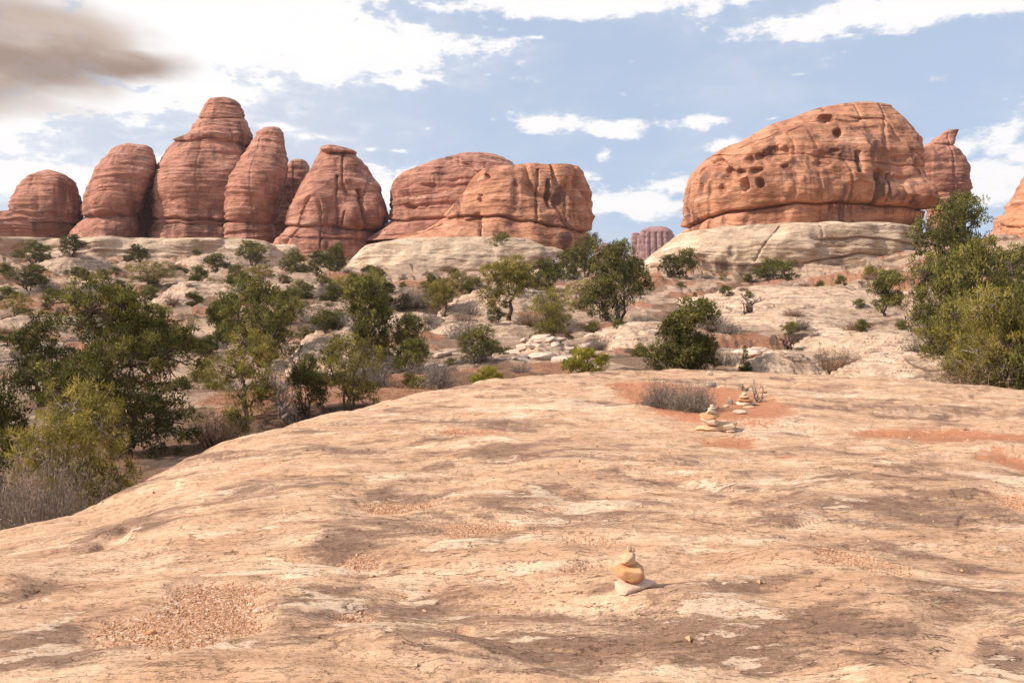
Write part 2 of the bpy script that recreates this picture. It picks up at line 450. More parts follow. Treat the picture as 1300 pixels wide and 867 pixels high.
def leaf_mat(name, c1, c2, c3, trans=.25):
    m = bpy.data.materials.new(name); m.use_nodes = True
    t = NT(m.node_tree)
    out = t.n('ShaderNodeOutputMaterial')
    a = t.n('ShaderNodeAttribute'); a.attribute_name = 'Var'
    oi = t.n('ShaderNodeObjectInfo')
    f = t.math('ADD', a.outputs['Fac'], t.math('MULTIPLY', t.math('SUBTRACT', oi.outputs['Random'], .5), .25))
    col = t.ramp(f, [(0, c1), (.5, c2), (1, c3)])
    b = t.n('ShaderNodeBsdfPrincipled'); t.l(col, b.inputs['Base Color'])
    b.inputs['Roughness'].default_value = .75; b.inputs['Specular IOR Level'].default_value = .15
    tr = t.n('ShaderNodeBsdfTranslucent'); t.l(col, tr.inputs['Color'])
    mx = t.n('ShaderNodeMixShader'); mx.inputs[0].default_value = trans
    t.l(b.outputs[0], mx.inputs[1]); t.l(tr.outputs[0], mx.inputs[2]); t.l(mx.outputs[0], out.inputs[0])
    return m


def bark_mat(name, c1, c2):
    m, t, b = new_mat(name)
    P = t.n('ShaderNodeTexCoord').outputs['Object']
    n = t.noise(t.scale(P, (1, 1, .2)), 25, 6, .7)
    t.l(t.ramp(n, [(.3, c1), (.7, c2)]), b.inputs['Base Color'])
    bumpn(t, b, n, .02, .8)
    return m


M_ground = ground_mat(); M_slick = slick_mat()
M_juniper = leaf_mat('juniper_foliage', (.034, .036, .010), (.115, .110, .028), (.34, .29, .070))
M_pinyon = leaf_mat('pinyon_foliage', (.11, .092, .022), (.26, .215, .048), (.46, .37, .09), .3)
M_bright = leaf_mat('bright_shrub_foliage', (.13, .12, .018), (.27, .24, .030), (.44, .37, .06), .3)
M_green = leaf_mat('green_foliage', (.045, .048, .014), (.140, .132, .034), (.34, .29, .075))
M_sage = leaf_mat('grey_brush', (.09, .068, .055), (.22, .175, .142), (.40, .33, .27), .1)
M_brush = leaf_mat('brown_brush', (.12, .075, .05), (.24, .15, .10), (.36, .24, .16), .1)
M_bark = bark_mat('juniper_bark', (.05, .035, .028), (.17, .125, .10))
M_grey = bark_mat('weathered_wood', (.16, .12, .10), (.38, .32, .29))
M_tanstone = stone_mat('tan_stone', (.44, .27, .15), (.56, .37, .22), (.64, .46, .30))
M_orangestone = stone_mat('orange_stone', (.40, .19, .09), (.54, .28, .14), (.64, .39, .22))
M_pinkstone = stone_mat('pinkish_stone', (.50, .31, .21), (.60, .41, .30), (.68, .50, .38))
M_palestone = stone_mat('pale_stone', (.46, .34, .24), (.58, .45, .33), (.66, .54, .42))
M_darkstone = stone_mat('grey_stone', (.17, .14, .13), (.28, .23, .21), (.36, .30, .26))
M_rubble = stone_mat('rubble_stone', (.40, .27, .20), (.56, .41, .32), (.66, .53, .43), 3.0)

# ------------------------------------------------------------------ the near slickrock dome
_ca = np.array([-800, -300, 0, 75, 150, 220, 300, 400, 500, 600, 700, 820, 1000, 1150, 1300, 1700, 2400])
_cr = np.array([760, 725, 688, 672, 646, 590, 568, 530, 510, 488, 475, 472, 474, 481, 497, 530, 560.])
_cd = np.array([6.0, 6.3, 7.2, 7.6, 8.3, 10.2, 11.3, 13.5, 15.5, 18, 20.5, 22, 22.5, 21.5, 19.5, 17, 15])


_cx = np.arange(-1000, 2500, 10.0); _kk = np.exp(-(np.arange(-14, 15) / 6.0) ** 2); _kk /= _kk.sum()
_cdx = np.convolve(np.pad(np.interp(_cx, _ca, _cd), 14, 'edge'), _kk, 'valid'); _crx = np.convolve(np.pad(np.interp(_cx, _ca, _cr), 14, 'edge'), _kk, 'valid')


def crest(theta):
    px = 650 + F * np.tan(np.clip(theta, -1.1, 1.1))
    d = np.interp(px, _cx, _cdx); row = np.interp(px, _cx, _crx)
    k = np.cos(np.clip(theta, -1.1, 1.1))
    zc = (row - HOR) / F * d          # drop below the eye at the crest (depth d)
    return d / k, zc


PANS = []   # (x, y, rx, ry, kind, strength) filled from places seen in the photograph


def gnd_at(px, py, zdrop=None):
    """where the line through a photo pixel meets the near rock (flat estimate)"""
    Y = 5.0
    for _ in range(30):
        x = (px - 650) / F * Y
        Y = (EYE - slick_base(np.array([x]), np.array([Y]))[0]) * F / (py - HOR)
    return (px - 650) / F * Y, Y


def slick_base(x, y):
    r = np.hypot(x, y); th = np.arctan2(x, y)
    d, zc = crest(th)
    q = np.minimum(r / d, 1.0)
    z = EYE - (EYE + (zc - EYE) * q ** 2.2)
    ov = np.maximum(r - d, 0)
    z = z - 0.16 * ov ** 1.6 - .06 * ov
    return z


def pan(px, py, rx, ry, kind, st=1.0):
    x, y = gnd_at(px, py)
    x1, y1 = gnd_at(px, py - ry); x2, y2 = gnd_at(px, py + ry)
    PANS.append((x, (y1 + y2) / 2, rx / F * y, abs(y1 - y2) / 2, kind, st))


for a in [(245, 785, 98, 50, 'g', 1), (500, 641, 58, 9, 'g', .9), (590, 668, 50, 13, 'g', 1), (455, 702, 32, 9, 'g', .8), (152, 692, 20, 10, 'p', 1),
          (745, 718, 48, 8, 'g', 1), (570, 788, 22, 6, 'g', .8), (1205, 553, 120, 9, 's', 1), (1295, 588, 45, 14, 's', .6), (893, 510, 84, 21, 's', 1.25),
          (800, 493, 30, 6, 's', .8), (925, 560, 35, 7, 's', .7), (600, 545, 60, 5, 's', .5), (990, 580, 14, 4, 's', .6), (1285, 640, 30, 8, 'g', .7), (445, 776, 30, 12, 'g', .5),
          (1090, 730, 60, 14, 'g', .4), (760, 690, 60, 8, 'g', .5),
          (150, 690, 62, 26, 'd', .8), (490, 634, 75, 14, 'd', .8), (450, 695, 70, 22, 'd', .9), (420, 735, 60, 20, 'd', .6), (560, 750, 60, 22, 'd', .7),
          (1030, 648, 90, 14, 'd', .8), (1150, 660, 110, 18, 'd', .7), (1230, 650, 90, 22, 'd', .9), (1010, 712, 45, 12, 'd', .9), (1120, 700, 80, 14, 'd', .6),
          (1220, 560, 130, 8, 'd', .5), (1160, 520, 150, 7, 'd', .6), (1240, 780, 90, 45, 'd', .8), (1290, 840, 40, 30, 'd', .9), (60, 820, 50, 14, 'd', .5), (80, 855, 120, 18, 'd', .6),
          (640, 840, 130, 25, 'd', .6), (900, 810, 120, 18, 'd', .5), (620, 575, 120, 10, 'd', .6), (760, 580, 100, 9, 'd', .6), (450, 575, 80, 10, 'd', .6), (320, 690, 60, 10, 'd', .5),
          (980, 655, 60, 12, 'd', .5), (1190, 610, 70, 20, 'd', .6), (770, 480, 70, 5, 'd', .3), (1100, 565, 70, 6, 'd', .4), (800, 640, 60, 10, 'd', .5), (330, 650, 50, 8, 'd', .5),
          (640, 760, 60, 14, 'd', .4), (1080, 790, 80, 20, 'd', .4), (30, 760, 60, 20, 'd', .4), (360, 755, 40, 20, 'd', .4), (860, 730, 40, 10, 'd', .3),
          (375, 721, 20, 7, 'l', 1), (60, 800, 26, 8, 'l', 1), (50, 840, 60, 20, 'l', 1), (400, 765, 60, 10, 'l', .8), (520, 735, 40, 14, 'l', .8), (720, 644, 60, 7, 'l', .8),
          (780, 640, 30, 5, 'l', 1), (690, 630, 30, 5, 'l', 1), (690, 515, 110, 9, 'l', .8), (1000, 540, 110, 12, 'l', .8), (1040, 500, 120, 7, 'l', .6), (930, 790, 80, 25, 'l', .7), (900, 745, 60, 14, 'l', .5),
          (560, 690, 50, 12, 'l', .8), (330, 830, 60, 20, 'l', .5), (1180, 740, 50, 12, 'l', .5), (1270, 610, 35, 10, 'l', 1), (750, 840, 60, 14, 'l', .6), (480, 800, 70, 16, 'l', .7),
          (1060, 640, 50, 6, 'l', .5), (870, 850, 90, 14, 'l', .6), (640, 720, 90, 10, 'l', .6), (950, 620, 90, 7, 'l', .5), (1130, 850, 70, 15, 'l', .5)]:
    pan(*a)
_NP = {k: [p for p in PANS if p[4] == k] for k in 'gsdlp'}


def pans(x, y, kinds, wob=None):
    s = np.zeros_like(x)
    for k in kinds:
        for (cx, cy, rx, ry, kk, st) in _NP[k]:
            q = ((x - cx) / rx) ** 2 + ((y - cy) / ry) ** 2
            msk = q < 6
            if not msk.any(): continue
            v = np.exp(-q[msk] ** 1.3 * .8) * st
            s[msk] = np.maximum(s[msk], v)
    return s


_rx, _ry = gnd_at(1010, 716)
_bx, _by = gnd_at(905, 506)


def panwarp(x, y):
    return x + .26 * p2(x * 1.7, y * 2.2, 57) + .10 * p2(x * 5, y * 6, 59), y + .26 * p2(x * 1.7, y * 2.2, 58) + .08 * p2(x * 5, y * 6, 62)


def soft(k):
    b = np.floor(k); f = k - b
    return b + sstep(0, .8, f)


def slick(x, y, detail=True, masks=False):
    z = slick_base(x, y)
    r = np.hypot(x, y)
    wx = x + .35 * p2(x * .8, y * .8, 60); wy = y + .35 * p2(x * .8, y * .8, 61)
    z = z + .13 * p2(wx * .22, wy * .30, 1) + .075 * p2(wx * .5, wy * .8, 2) + .045 * p2(wx * 1.3, wy * 2.2, 3)
    # a low lump and hollows
    z = z + .085 * np.exp(-(((x - _rx) / .42) ** 2 + ((y - _ry) / .20) ** 2))
    gx, gy = panwarp(x, y); g = pans(gx, gy, 'gp'); sl = pans(gx, gy, 's')
    z = z - .035 * sstep(.1, .8, g) - .03 * sstep(.2, .9, sl)
    if not detail: return z
    flat = 1 - .85 * np.maximum(sstep(.3, .7, g), sstep(.3, .7, sl))
    t1 = fbm2(wx * .55, wy * 1.1, 3, 10, .5)
    z = z + flat * .013 * soft(t1 * 6 + .5)
    t2 = fbm2(wx * 1.6 + 3, wy * 3.4, 3, 20, .5)
    z = z + flat * .005 * soft(t2 * 5 + .5)
    z = z + .010 * fbm2(x * 4, y * 9, 3, 30) * flat + .0015 * fbm2(x * 30, y * 34, 2, 33)
    ck = np.abs(p2(wx * .7 + 5, wy * 2.3, 41)); z = z - .018 * np.exp(-(ck / .012) ** 2) * sstep(.0, .25, p2(x * .6, y * .6, 44))
    if not masks: return z
    stain = fbm2(wx * .45, wy * 1.0, 4, 50, .55)
    stain = .04 + sstep(.02, .30, stain) * .55 + .42 * sstep(.05, .35, fbm2(wx * 1.7, wy * 4, 4, 51, .6)) + pans(x + .12 * p2(x * 3, y * 5, 52), y + .12 * p2(x * 3, y * 5, 53), 'd') * .85
    frac = (t1 * 6 + .5) - np.floor(t1 * 6 + .5)
    lx = x + .22 * p2(x * 2.5, y * 3.5, 54); ly = y + .22 * p2(x * 2.5, y * 3.5, 55)
    pl_ = pans(lx, ly, 'lp') * .75 + .45 * sstep(.0, .5, fbm2(wx * .8 + 9, wy * 1.8, 4, 56))
    gx, gy = panwarp(x, y)
    return z, np.stack([pans(gx, gy, 'g'), stain * (1 - .7 * g), pl_, pans(gx, gy, 's')], -1)


def angles(fine, nfine, nside, lim):
    a = np.linspace(-lim, lim, nfine)
    b = np.linspace(lim, 2 * pi - lim, nside + 2)[1:-1]
    return np.concatenate([a, b])


def slickrock():
    th = angles(True, 880, 70, radians(36))
    rr = np.concatenate([np.linspace(.15, 2.7, 14)[:-1], 1 / np.linspace(1 / 2.7, 1 / 26, 430)])
    rr = np.concatenate([rr, [27, 29, 32]])
    T, R_ = np.meshgrid(th, rr)
    x = R_ * np.sin(T); y = R_ * np.cos(T)
    sh = x.shape
    z, mk = slick(x.ravel(), y.ravel(), True, True)
    V = np.stack([x.ravel(), y.ravel(), z], -1)
    me = mk_mesh('slickrock', V, grid_faces(sh[0], sh[1], True).reshape(-1, 4)[:, ::-1], 4)
    add_attr(me, 'Mask', mk)
    o = obj('slickrock', me, M_slick); tag(o, kind='structure', label='broad tan slickrock dome in the foreground with gravel pans')
    del o['label']
    return o


slickrock()

# ------------------------------------------------------------------ terrain beyond
_gd = np.array([0, 6, 9, 12, 16, 20, 25, 30, 40, 50, 60, 75, 90, 110, 130, 160, 200, 300, 600, 1500, 4000.])
_gw = np.array([800, 800, 700, 640, 590, 548, 508, 482, 450, 428, 411, 391, 374, 358, 347, 338, 338, 350, 370, 384, 390.])
_gz = EYE + (HOR - _gw) / F * _gd
_gz[0] = _gz[1] = _gz[2] - .4
_gz[-1] = 22; _gz[-2] = 14; _gz[-3] = 12; _gz[-4] = 11; _gz[-5] = 10.5
_gz = _gz - .12

OUTS = []


def ground_h(x, y, fine=True):
    r = np.hypot(x, y); th = np.arctan2(x, y)
    z = np.interp(r, _gd, _gz)
    # shape by side: the wash is deepest at the left, the right side climbs sooner
    z = z + sstep(.30, .62, th) * sstep(30, 110, r) * 4.0 - sstep(.05, .02, np.abs(th - .165)) * sstep(110, 150, r) * 1.5
    z = z + sstep(0, .35, th) * (1 - sstep(18, 40, r)) * .55
    a = np.clip(r / 60, .3, 4)
    z = z + a * .55 * p2(x * .045, y * .06, 101) + a * .30 * p2(x * .11, y * .16, 102)
    if fine:
        t = fbm2(x * .07, y * .20, 3, 110, .5)
        amp = .45 * np.clip(r / 45, .25, 1.6)
        k = t * 5; b = np.floor(k); f = k - b
        z = z + amp * .42 * (b + sstep(.72, 1.0, f)) + .07 * np.clip(22 / r, 0, 1) * fbm2(x * .8, y * 1.6, 4, 120)
        q = fbm2(x * .07 + 7, y * .32, 2, 125, .5) * 7; b = np.floor(q); z = z + .13 * np.clip(r / 40, .3, 2) * (b + sstep(.6, 1, q - b))
    return z


def ground():
    th = angles(True, 700, 90, radians(38))
    rr = np.concatenate([[0.5, 3, 5], np.geomspace(6, 190, 400), np.geomspace(195, 2600, 36)])
    T, R_ = np.meshgrid(th, rr); x = (R_ * np.sin(T)).ravel(); y = (R_ * np.cos(T)).ravel()
    z = ground_h(x, y)
    r = np.hypot(x, y)
    s = fbm2(x * .07, y * .15, 5, 130, .55)
    soil = sstep(-.05, .25, s + .45 * np.exp(-((r - 17) / 9) ** 2) - .05 * sstep(60, 100, r))
    t = fbm2(x * .07, y * .20, 3, 110, .5) * 5; f = t - np.floor(t)
    q = fbm2(x * .07 + 7, y * .32, 2, 125, .5) * 7; q = q - np.floor(q)
    mk_ = sstep(-.3, .2, fbm2(x * .12, y * .3, 3, 145))
    dark = .95 * np.maximum(np.exp(-((f - .72) / .09) ** 2), np.exp(-((q - .62) / .12) ** 2)) * mk_ + .4 * sstep(.15, .45, fbm2(x * .5, y * .7, 4, 140))  # bands where the steps rise: painted shade under ledges, plus random blotches
    lit = sstep(.0, .35, fbm2(x * .16, y * .25, 4, 150) + .55 * np.exp(-((r - 15) / 8) ** 2) * sstep(.1, -.2, np.arctan2(x, y)))
    me = mk_mesh('ground', np.stack([x, y, z], -1), grid_faces(len(rr), len(th), True).reshape(-1, 4)[:, ::-1], 4)
    add_attr(me, 'Mask', np.stack([soil, dark, lit], -1))
    tag(obj('ground', me, M_ground), kind='structure')


ground()


# pale slickrock outcrops on the slope, each a height field of its own
def out_h(o, x, y, fine=True, want=False):
    cx, cy, rx, ry, H, zb, rot, seed, tilt = o
    dx = x - cx; dy = y - cy
    c, s = math.cos(rot), math.sin(rot)
    u = (dx * c + dy * s) / rx; v = (-dx * s + dy * c) / ry
    sc = rx
    wob = .22 * fbm2(u * 1.3 + seed, v * 1.1, 3, seed)
    q = np.sqrt(np.abs(u) ** 2.4 + np.abs(v) ** 2.4 + 1e-9) + wob
    prof = 1 - np.clip(q, 0, 1.35) ** 2.6
    h = H * prof * (1 + tilt * u)
    h = np.where(h > 0, h, h * 1.2)
    h = h + H * .12 * fbm2(u * 1.6, v * 1.6, 3, seed + 7)
    if fine:
        st = max(.12, H * .15)
        k = (h + .25 * H * p2(u * 1.5, v * 3, seed + 9)) / st; b = np.floor(k); f = k - b
        h = h * .3 + .7 * ((b + sstep(.6, .85, f)) * st) + .05 * H * fbm2(u * 7, v * 7, 4, seed + 4)
    if want:
        gap = np.exp(-((f - .50) / .13) ** 2) * sstep(-.25, .15, fbm2(u * 3 + seed, v * 3, 3, seed + 2))  # painted shade: dark bands at the foot of each ledge step
        return zb + h, np.clip(gap * 1.1 + .35 * sstep(.1, .4, fbm2(u * 4, v * 6 + seed, 4, seed + 3)), 0, 1)
    return zb + h


def outcrop(px0, px1, rtop, rbase, depth, label, tilt=0.0, rot=0.0, seed=1, Y=None, name='rock_outcrop', mat=None, res=1.0):
    pxc = (px0 + px1) / 2
    if Y is None: Y = solve_Y(pxc, rbase)
    x = (pxc - 650) / F * Y
    hw = (px1 - px0) / 2 / F * Y
    cy = Y + depth * .8
    cx = x * cy / Y
    zbase = EYE + (HOR - rbase) / F * Y
    H = (EYE + (HOR - rtop) / F * cy - zbase) * .8
    depth *= 1.5
    o = (cx, cy, hw * 1.12, depth, H, zbase, rot, seed, tilt)
    OUTS.append(o)
    nu = int(min(220, max(80, (px1 - px0) * 1.1)) * res); nv = int(nu * .7)
    uu = np.linspace(-1.3, 1.3, nu); vv = np.linspace(-1.3, 1.3, nv)
    U, V = np.meshgrid(uu, vv); U = U.ravel() * hw * 1.12; V = V.ravel() * depth
    c, s = math.cos(rot), math.sin(rot)
    X = U * c - V * s; Yy = U * s + V * c
    z, stn_shade = out_h(o, X + cx, Yy + cy, want=True); z = z - zbase
    z = np.maximum(z, -.4 * H - .6)
    me = mk_mesh(name, np.stack([X, Yy, z], -1), grid_faces(nv, nu), 4)
    add_attr(me, 'StainShade', stn_shade)
    ob = obj(name, me, mat or M_pale, loc=(cx, cy, zbase)); tag(ob, label, 'rock outcrop')
    return ob


_Ys = np.concatenate([np.arange(9, 60, .1), np.arange(60, 260, .5)])


def solve_Y(px, row, ymin=None):
    """depth at which the ground shows at a photo pixel (beyond the near rock)"""
    x = (px - 650) / F * _Ys
    rows = HOR - (ground_h(x, _Ys, False) - EYE) * F / _Ys
    ok = rows <= row
    if ymin: ok &= _Ys >= ymin
    i = np.argmax(ok) if ok.any() else len(_Ys) - 1
    return float(_Ys[i])


def surf(x, y):
    """height of whatever rock or soil is on top, beyond the near rock"""
    xa = np.array([x]); ya = np.array([y])
    z = ground_h(xa, ya)[0]
    for o in OUTS:
        if abs(x - o[0]) < o[2] * 1.3 and abs(y - o[1]) < o[3] * 1.3:
            z = max(z, out_h(o, xa, ya)[0])
    return float(z)


OC = [
    (100, 160, 352, 372, 5, 'low pale ledge left of the olive pinyon below the leftmost red domes', 0, 0),
    (-60, 60, 362, 385, 6, 'pale ledge cut by the left edge of the photo above the big juniper', 0, 0),
    (0, 130, 395, 425, 5, 'grey-tan slab on the left slope just above the big dark juniper', 0, 0),
    (-50, 90, 430, 470, 4, 'tan slab at the far left behind the big dark juniper', 0, .1),
    (205, 350, 352, 388, 5, 'pale cliffy ledge with orange hollows behind the round topped juniper', 0, 0),
    (330, 430, 354, 382, 4, 'smooth pale hump right of the ledge with orange hollows', .2, 0),
    (230, 345, 318, 342, 5, 'smooth white hump at the foot of the tall left butte', 0, 0),
    (55, 150, 322, 345, 4, 'small whitish hump below the second red dome from the left', 0, 0),
    (372, 476, 403, 462, 7, 'pale rounded hump between the round juniper and the contorted tree', .3, .2),
    (560, 720, 357, 402, 7, 'white rounded hump behind the straight trunked pinyon', .1, 0),
    (540, 700, 404, 428, 3, 'low pale slab in front of the straight trunked pinyon', 0, 0),
    (470, 570, 394, 415, 4, 'low pale slab behind the contorted tree at centre left', 0, 0),
    (815, 1195, 358, 398, 16, 'long stepped pale bench below the cream base of the big right dome', 0, 0),
    (880, 1120, 386, 418, 7, 'second lower bench of tan slabs left of the lone small tree', .1, 0),
    (740, 880, 402, 446, 4, 'pale slab in front of the dense green tree at centre right', .2, .15),
    (935, 1035, 440, 474, 1.6, 'rounded tan boulder slab beside the little cone shaped shrub', 0, 0),
    (1020, 1190, 412, 446, 4, 'tan ledge under the lone small tree on the right', 0, 0),
    (1065, 1205, 446, 486, 1.8, 'smooth pale slab rising to the right behind the near slickrock', .5, .2),
    (650, 740, 425, 462, 2.6, 'broken pale ledge left of the rounded grey clump in the middle', 0, 0),
    (660, 740, 338, 356, 4, 'small pale ledge under the right end of the middle red dome', 0, 0),
]
for i, (a, b, c, d, e, lab, tl, rt) in enumerate(OC):
    outcrop(a, b, c, d, e, lab, tl, rt, seed=3 + i * 2)


# ------------------------------------------------------------------ red buttes: lofted rock masses
def loft(name, rows, Y0, mat, parent=None, k=.8, nexp=2.6, nr=130, na=260, seed=1, size=1.0, seams=(), pockets=(), lobes=(), stains=(), strata=.30, flute=0.25, big=.5, cracks=(), origin=None):
    """rows: (photo row, left px, right px) outline at depth Y0; a solid body of real depth is lofted from it"""
    rows = sorted(rows)
    pr = np.array([r[0] for r in rows], float); pL = np.array([r[1] for r in rows], float); pR = np.array([r[2] for r in rows], float)
    t = np.linspace(0, 1, nr) ** 1.15
    R_ = pr[0] + (pr[-1] - pr[0]) * t
    L = np.interp(R_, pr, pL); Rt = np.interp(R_, pr, pR)
    ker = np.array([0, .25, .5, .25, 0])
    def sm(v):
        q = np.concatenate([[v[0]] * 2, v, [v[-1]] * 2]); return np.convolve(q, ker, 'valid')
    L = sm(L); Rt = sm(Rt)
    Y0 = Y0 + max(0, k - .8) * (pR - pL).max() / 2 / F * Y0 * .8      # deep fins: centre further back, same outline
    z = EYE + (HOR - R_) / F * Y0
    cx = ((L + Rt) / 2 - 650) / F * Y0; a = (Rt - L) / 2 / F * Y0
    # close the top with a few shrinking rings
    nt = 10; q = np.linspace(0.02, .97, nt)
    zt = z[0] + min(a[0] * .22, 1.5 / F * Y0) * (1 - q ** 2); zt -= zt[-1] - z[0] - .01
    z = np.concatenate([zt, z]); cx = np.concatenate([np.full(nt, cx[0]), cx]); a = np.concatenate([a[0] * q, a])
    n = len(z)
    # more columns on the side towards the valley
    s = np.linspace(0, 1, na, endpoint=False)
    ang = 2 * pi * s; ang = ang - .55 * np.sin(ang)      # dense round 0, which is the near side
    phi = -pi / 2 + ang
    A, Zz = np.meshgrid(phi, z); Aa = np.repeat(a[:, None], na, 1); Cx = np.repeat(cx[:, None], na, 1)
    cs, sn = np.cos(A), np.sin(A)
    rs = (np.abs(cs) ** nexp + np.abs(sn) ** nexp) ** (-1 / nexp); x0 = cs * rs; y0 = sn * rs
    amax = a.max()
    B = k * (Aa * .75 + .25 * amax * np.sqrt(np.clip(Aa / amax, 0, 1)))
    X_ = Cx + Aa * x0; Yv = Y0 + B * y0 + k * amax * .15
    if k > .8: X_ = X_ + (Yv - Y0) * cx.mean() / Y0      # the deep fins run straight away up the valley
    nx = cs; ny = sn
    xs, ys, zs = X_.ravel(), Yv.ravel(), Zz.ravel()
    S = size
    edge = np.clip(Aa.ravel() / (amax * .25), 0, 1)
    d = big * 1.6 * fbm3(xs / (9 * S), ys / (9 * S), zs / (7 * S), 3, seed)
    zw = zs + 1.3 * S * v3(xs / (16 * S), ys / (16 * S), zs / (16 * S), seed + 5)
    l1 = v3(xs / (30 * S), ys / (30 * S), zw / (1.5 * S), seed + 11)
    l2 = v3(xs / (14 * S), ys / (14 * S), zw / (.55 * S), seed + 12)
    l3 = v3(xs / (10 * S), ys / (10 * S), zw / (.3 * S), seed + 14)
    d = d + strata * (.30 * np.tanh(l1 * 2.5) + .38 * np.tanh(l2 * 2) + .38 * l3)
    fl = v3(xs / (2.6 * S), ys / (2.6 * S), zs / (22 * S), seed + 21)
    cr = 1 - np.abs(v3(xs / (4.2 * S), ys / (4.2 * S), zs / (26 * S), seed + 22))
    d = d + flute * (.7 * fl - 2.2 * np.clip(cr - .86, 0, 1) / .14)
    d = d + .10 * S * fbm3(xs / (1.3 * S), ys / (1.3 * S), zs / (.8 * S), 3, seed + 30)
    d = d * edge
    pxs = 650 + xs * F / ys; rws = HOR - (zs - EYE) * F / ys      # outline coordinates of each point at depth Y0
    front = sstep(.15, -.25, np.repeat(sn.reshape(1, -1) if sn.ndim == 1 else sn, 1).ravel())
    for pts, wdt, dep in seams:          # undercut bedding seams: polyline (px,row), width in rows, depth in m
        sr = np.interp(pxs, [p[0] for p in pts], [p[1] for p in pts])
        dd = rws - sr + .8 * v3(xs / 2, ys / 2, zs * 0, 77)
        inr = sstep(pts[0][0] - 8, pts[0][0] + 6, pxs) * sstep(pts[-1][0] + 8, pts[-1][0] - 6, pxs)
        d = d - inr * dep * (np.exp(-(dd / wdt) ** 2) + .45 * sstep(0, 1.5, dd) * np.exp(-np.clip(dd, 0, 99) / (wdt * 5)))
    for (cpx, crw, rx, ry, dep) in pockets:
        qq = ((pxs - cpx) / rx) ** 2 + ((rws - crw) / ry) ** 2
        qq = qq + .45 * v3(xs / (1.1 * S), ys / (1.1 * S), zs / (1.1 * S), seed + 51) + .25 * v3(xs / (.5 * S), ys * 0, zs / (.5 * S), seed + 52)
        d = d - dep * .75 * front * (1 - sstep(.0, 1.6, qq))
    for (cpx, crw, rx, ry, out) in lobes:
        qq = ((pxs - cpx) / rx) ** 2 + ((rws - crw) / ry) ** 2
        d = d + out * front * np.exp(-qq)
    for pts, wdt, dep in cracks:         # steep cracks: polyline (px,row)
        prw = [p[1] for p in pts]
        cpx = np.interp(rws, prw, [p[0] for p in pts])
        inn = (rws > prw[0]) & (rws < prw[-1])
        d = d - dep * front * inn * np.exp(-((pxs - cpx) / wdt) ** 2)
    stn_shade = np.zeros_like(xs)
    for (cpx, crw, rx, ry, am) in stains:
        qq = ((pxs - cpx) / rx) ** 2 + ((rws - crw) / ry) ** 2 + .6 * v3(xs / (1.5 * S), ys / (1.5 * S), zs / (6 * S), seed + 71)
        stn_shade = np.maximum(stn_shade, am * front * (1 - sstep(.3, 1.5, qq)))
    xs = xs + d * nx.ravel() * 1.0; ys = ys + d * ny.ravel()
    zs = zs + .10 * d * (1 - edge) + .25 * S * v3(xs / (3 * S), ys / (3 * S), zs / (3 * S), seed + 40) * edge
    O = np.array(origin if origin is not None else (0, 0, 0), float)
    V = np.stack([xs, ys, zs], -1) - O
    top = V[:na].mean(0); top[2] += .02
    V = np.concatenate([V, top[None]])
    fq = grid_faces(n, na, True).reshape(-1, 4)[:, ::-1]
    ti = len(V) - 1
    j = np.arange(na)
    tri = np.stack([np.full(na, ti), j, (j + 1) % na, (j + 1) % na], -1)
    me = bpy.data.meshes.new(name)
    fl_ = np.concatenate([fq.ravel(), tri[:, :3].ravel()]).astype(np.int32)
    tot = np.concatenate([np.full(len(fq), 4), np.full(na, 3)]).astype(np.int32)
    me.vertices.add(len(V)); me.vertices.foreach_set('co', V.astype(np.float32).ravel())
    me.loops.add(len(fl_)); me.loops.foreach_set('vertex_index', fl_)
    me.polygons.add(len(tot)); me.polygons.foreach_set('loop_start', np.concatenate([[0], np.cumsum(tot)[:-1]]).astype(np.int32))
    try: me.polygons.foreach_set('loop_total', tot)
    except Exception: pass
    me.polygons.foreach_set('use_smooth', np.ones(len(tot), bool))
    me.update(calc_edges=True)
    add_attr(me, 'StainShade', np.concatenate([stn_shade, [0]]))
    return obj(name, me, mat, parent)


def butte(name, label, Y0, pxc, base_row):
    z = EYE + (HOR - base_row) / F * Y0
    e = empty(name, ((pxc - 650) / F * Y0, Y0, z)); tag(e, label, 'butte')
    return e


def lp(e, name, rows, Y0, mat, **k):
    return loft(name, rows, Y0, mat, parent=e, origin=tuple(e.location), **k)


# left group ------------------------------------------------------
e = butte('sandstone_dome', 'small rounded red dome on a flat red slab, leftmost of the red rocks', 172, 55, 310)
lp(e, 'upper_dome', [(216.5, 52, 66), (219, 42, 76), (223, 34, 82), (230, 26, 88), (240, 21, 89), (250, 19, 91), (262, 18, 92), (275, 20, 93), (284, 25, 95)], 172, M_red, k=.8, nr=80, na=170, seed=3, strata=.22, flute=.1)
lp(e, 'lower_slab', [(271, -120, 78), (274, -140, 92), (280, -150, 97), (290, -150, 95), (300, -150, 88), (316, -150, 84)], 174, M_red, k=.35, nr=50, na=220, seed=4, strata=.5, nexp=4, flute=.2)
e = butte('sandstone_dome', 'leaning red dome with a flat top left of the tallest butte', 168, 145, 310)
lp(e, 'upper_dome', [(187, 146, 188), (189, 143, 192), (195, 139, 196), (205, 132, 200), (215, 125, 201), (225, 119, 200), (238, 112, 192), (252, 103, 185), (266, 101, 179), (275, 104, 175), (278, 105, 174), (294, 92, 173), (308, 83, 172), (318, 80, 172)], 168, M_red, k=1.3, nexp=3.0, big=.3, nr=130, na=220, seed=7,
   seams=[(((80, 275), (200, 273)), 1.3, 1.1)], strata=.30, flute=.08, lobes=[(140, 240, 22, 30, .6)])
e = butte('sandstone_butte', 'tallest red butte with a stepped pointed summit', 170, 255, 312)
